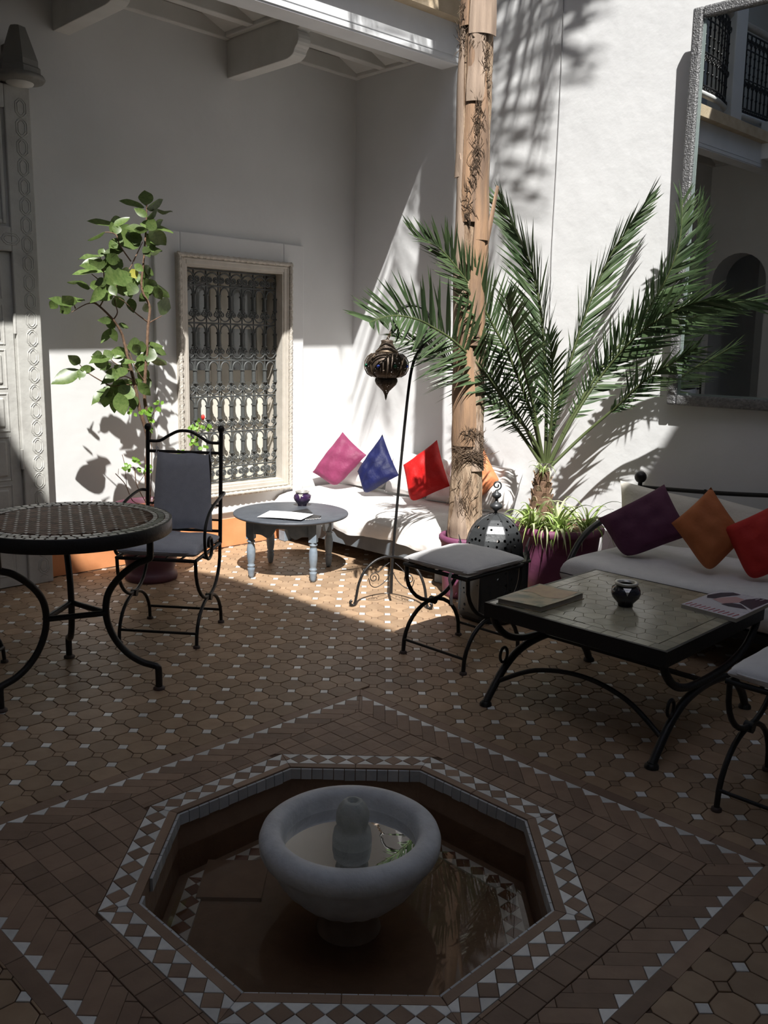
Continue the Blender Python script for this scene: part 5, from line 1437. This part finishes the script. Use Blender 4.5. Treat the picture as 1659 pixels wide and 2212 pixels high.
for i, (ta, ra_, z, n, Ls) in enumerate(((.14, -.16, .43, 52, .34), (.18, .0, .43, 52, .33), (.12, .17, .43, 52, .34), (.02, -.14, .43, 40, .28), (.06, -.02, .78, 30, .15))):
    c_ = PB+tocam*ta+vr*ra_; c_.z = z
    if i == 4: c_ = V((PBASE.x, PBASE.y, .78))+tocam*.03
    tt = thing('spider_plant', labs[i], 'plant', tuple(c_), group=None)
    for k in range(n):
        a = rnd.uniform(0, 2*PI); L = Ls*rnd.uniform(.6, 1.15)
        o = link('leaf_blade', BL[rnd.randrange(len(BL))], tt, world=False)
        o.location = V((rnd.uniform(-.02, .02), rnd.uniform(-.02, .02), 0)); o.rotation_euler = (rnd.uniform(-.3, .3), rnd.uniform(-.95, -.05), a)
        o.scale = (L, L, L*rnd.uniform(.7, 1.2))

# ================================================================ tall palm trunk
t = thing('tall_palm', 'tall tan palm trunk with peeling leaf sheaths rising past the balcony', 'palm', tuple(TP+V((0,0,.33))))
cl = [onp(x, y, TP, qn) for x, y in ((1006, 1180), (1007, 1100), (1009, 1000), (1011, 900), (1014, 700), (1020, 400), (1030, 100), (1036, -60))]
zc = [(p.z, p) for p in cl]
def axis(z):
    if z <= zc[0][0]: p = zc[0][1]; return V((p.x, p.y, z))
    for (za, a), (zb_, b_) in zip(zc, zc[1:]):
        if za <= z <= zb_:
            q_ = a.lerp(b_, (z-za)/(zb_-za)); return V((q_.x, q_.y, z))
    p, q_ = zc[-2][1], zc[-1][1]; d = (q_-p)/(q_.z-p.z); r_ = q_+d*(z-q_.z); return r_
def tr(z): return .108-.012*max(0, min(1, (z-.4)/.4)) - .004*max(0, (z-2.5))
mb = MB(); zs = [.33+k*.06 for k in range(int((6.75-.33)/.06))]
rings = []
n = 28
for z in zs:
    c_ = axis(z)
    for k in range(n):
        a = 2*PI*k/n; r = tr(z)*(1+.05*math.sin(3*a+z*2.1)+.03*math.sin(7*a-z*5)+.02*math.sin(z*23+a*2)); rings.append(c_+V((r*math.cos(a), r*math.sin(a), 0)))
mb.add(rings, [(i*n+k, i*n+(k+1) % n, (i+1)*n+(k+1) % n, (i+1)*n+k) for i in range(len(zs)-1) for k in range(n)], True)
mb.build('trunk', TRUNKM, t)
ac_ = math.atan2(-TP.y, -TP.x)
def sheath(z0, z1, ac, ha, out=.012, m=SHEATH, skew=0.0, nm='leaf_sheath', tipw=.35):
    def f(a, b_):
        z = z0+(z1-z0)*b_+(.035*math.sin(a*9+z1*40)+.03*math.sin(a*3.1+z1*9))*b_**3; c_ = axis(z); w_ = ha*(1-(1-tipw)*b_**1.6); th_ = ac_+ac+skew*b_+w_*(2*a-1)
        r = tr(z)+out+.006*math.sin(a*PI)+.004*math.sin(b_*9+ac*3); return c_+V((r*math.cos(th_), r*math.sin(th_), 0))
    def g_(a, b_):
        p = f(a, b_); c_ = axis(p.z); d = (p-c_); d.z = 0; return p-d.normalized()*.008
    mb = MB().grid(f, 8, 20); k = len(mb.f); mb.grid(g_, 8, 20); mb.f[k:] = [q_[::-1] for q_ in mb.f[k:]]
    mb.grid(lambda a, b_: f(0, a).lerp(g_(0, a), b_), 20, 1); mb.grid(lambda a, b_: f(1, a).lerp(g_(1, a), b_), 20, 1); mb.grid(lambda a, b_: f(a, 1).lerp(g_(a, 1), b_), 8, 1); mb.grid(lambda a, b_: f(a, 0).lerp(g_(a, 0), b_), 8, 1)
    mb.build(nm, m, t)
# angles: positive = to the viewer's right
PALE = mat('pale_grey_leaf_sheath', (.40,.30,.225), .75, col2=(.24,.175,.13), scale=3, bump=.3, stretch=(9,9,.7))
sheath(.95, 1.75, -.25, .75, .014); sheath(.80, 1.15, .75, .5, .010, PALE); sheath(1.55, 2.35, .45, .55, .016); sheath(1.6, 2.6, -.75, .5, .012, PALE)
sheath(2.15, 3.05, .62, .38, .020, skew=-.1); sheath(2.25, 3.35, -.10, .45, .012, tipw=.8); sheath(2.9, 3.34, .05, .50, .018, PALE, tipw=.7); sheath(3.25, 4.1, .35, .75, .022, PALE, tipw=.6)
sheath(2.5, 3.5, -.95, .35, .014, PALE); sheath(.38, .62, -.5, .6, .008, PALE); sheath(.38, .70, .55, .5, .010, TRUNKM); sheath(3.3, 4.4, -.9, .4, .016)
sheath(4.9, 5.9, .6, .9, .018, PALE); sheath(5.4, 6.5, -.6, .9, .018); sheath(4.1, 5.0, .1, .9, .02); sheath(4.3, 5.2, -1.5, .8, .018, PALE); sheath(3.6, 4.8, 1.8, .8, .018)
# broken stalk sticking out
a_ = onp(1043, 566, TP-qn*.07, qn); b_ = onp(1075, 402, TP-qn*.03, qn)
MB().tube([a_+V((0,0,-.12))-vr*.02, a_, a_.lerp(b_, .5), b_], [.012, .020, .022, .014], 6, flat=.45).build('broken_stalk', SHEATH, t)
# fibre tufts
rnd = random.Random(31); mb = MB()
def strand(p, d, l, w_):
    k1 = vr*rnd.uniform(-.25, .25)*l-qn*rnd.uniform(0, .2)*l
    mb.tube([p, p+d*l*.5+k1, p+d*l+k1*.4], [w_, w_*.8, w_*.35], 3, caps=False)
def fibre_band(pts, n, sp, L, vert):
    for k in range(n):
        s_ = rnd.random()*(len(pts)-1); i = min(int(s_), len(pts)-2); f = s_-i
        px, py = pts[i][0]*(1-f)+pts[i+1][0]*f, pts[i][1]*(1-f)+pts[i+1][1]*f
        p = onp(px+rnd.gauss(0, sp), py, TP-qn*.108, qn)
        off = (p-axis(p.z)); off.z = 0; sx_ = off.dot(vr); r_ = tr(p.z)+.022
        if abs(sx_) < r_: p = axis(p.z)+vr*sx_-qn*math.sqrt(r_*r_-sx_*sx_)*.98
        d = (V((0, 0, 1))*rnd.choice((-1, 1))*vert+vr*rnd.uniform(-1, 1)*(1-vert*.6)).normalized()
        strand(p, d, L*rnd.uniform(.4, 1.3), .0021*rnd.uniform(.6, 1.3))
fibre_band([(1052, 95), (1050, 150), (1056, 210)], 70, 3, .06, .8)
fibre_band([(1000, 0), (998, 60), (1000, 110)], 60, 4, .05, .6)
fibre_band([(1018, 82), (1034, 86), (1050, 88)], 40, 3, .04, .7)
fibre_band([(1034, 215), (1036, 260), (1032, 310), (1026, 360), (1014, 410), (1010, 470)], 240, 4, .06, .75)
fibre_band([(1000, 930), (1020, 945), (1038, 930)], 70, 6, .05, .4)
fibre_band([(992, 965), (1010, 990), (1030, 975), (1040, 1000)], 150, 8, .07, .25)
fibre_band([(1040, 940), (1042, 1010)], 50, 3, .05, .8)
fibre_band([(1000, 1030), (1012, 1110)], 50, 14, .09, .85)
mb.build('fibre', FIBRE, t, kind='stuff')
# crown high above
TOPC = axis(6.62)
pr = [(0, 0), (.10, .16), (.28, .36), (.55, .50), (.85, .48), (1.12, .32), (1.32, .08)]
ra, lf = frond_meshes([V((x, 0, z)) for x, z in pr], V((0, 0, 1)), .42, 40, .018, 77, s0=.18, droop=.35, a0=66, a1=26)
me_r, me_l = ra.mesh('crown_frond', PALM_R), lf.mesh('leaflets', PALM)
for k, (dg, sc_, tl) in enumerate(((203, 1.2, -.1), (217, 1.35, .3), (234, 1.35, .0), (243, 1.45, .25), (251, 1.4, -.1), (259, 1.1, .2), (120, .6, -.5), (160, .7, -.6), (280, .6, -.5), (75, .5, -.5), (30, .4, -.6), (330, .45, -.5))):
    a = math.radians(dg)
    o = link('crown_frond', me_r, t); o.location = TOPC; o.rotation_euler = (0, .15+tl, a); o.scale = (sc_, sc_, sc_*.75)
    c_ = link('leaflets', me_l, o, world=False); c_['kind'] = 'stuff'
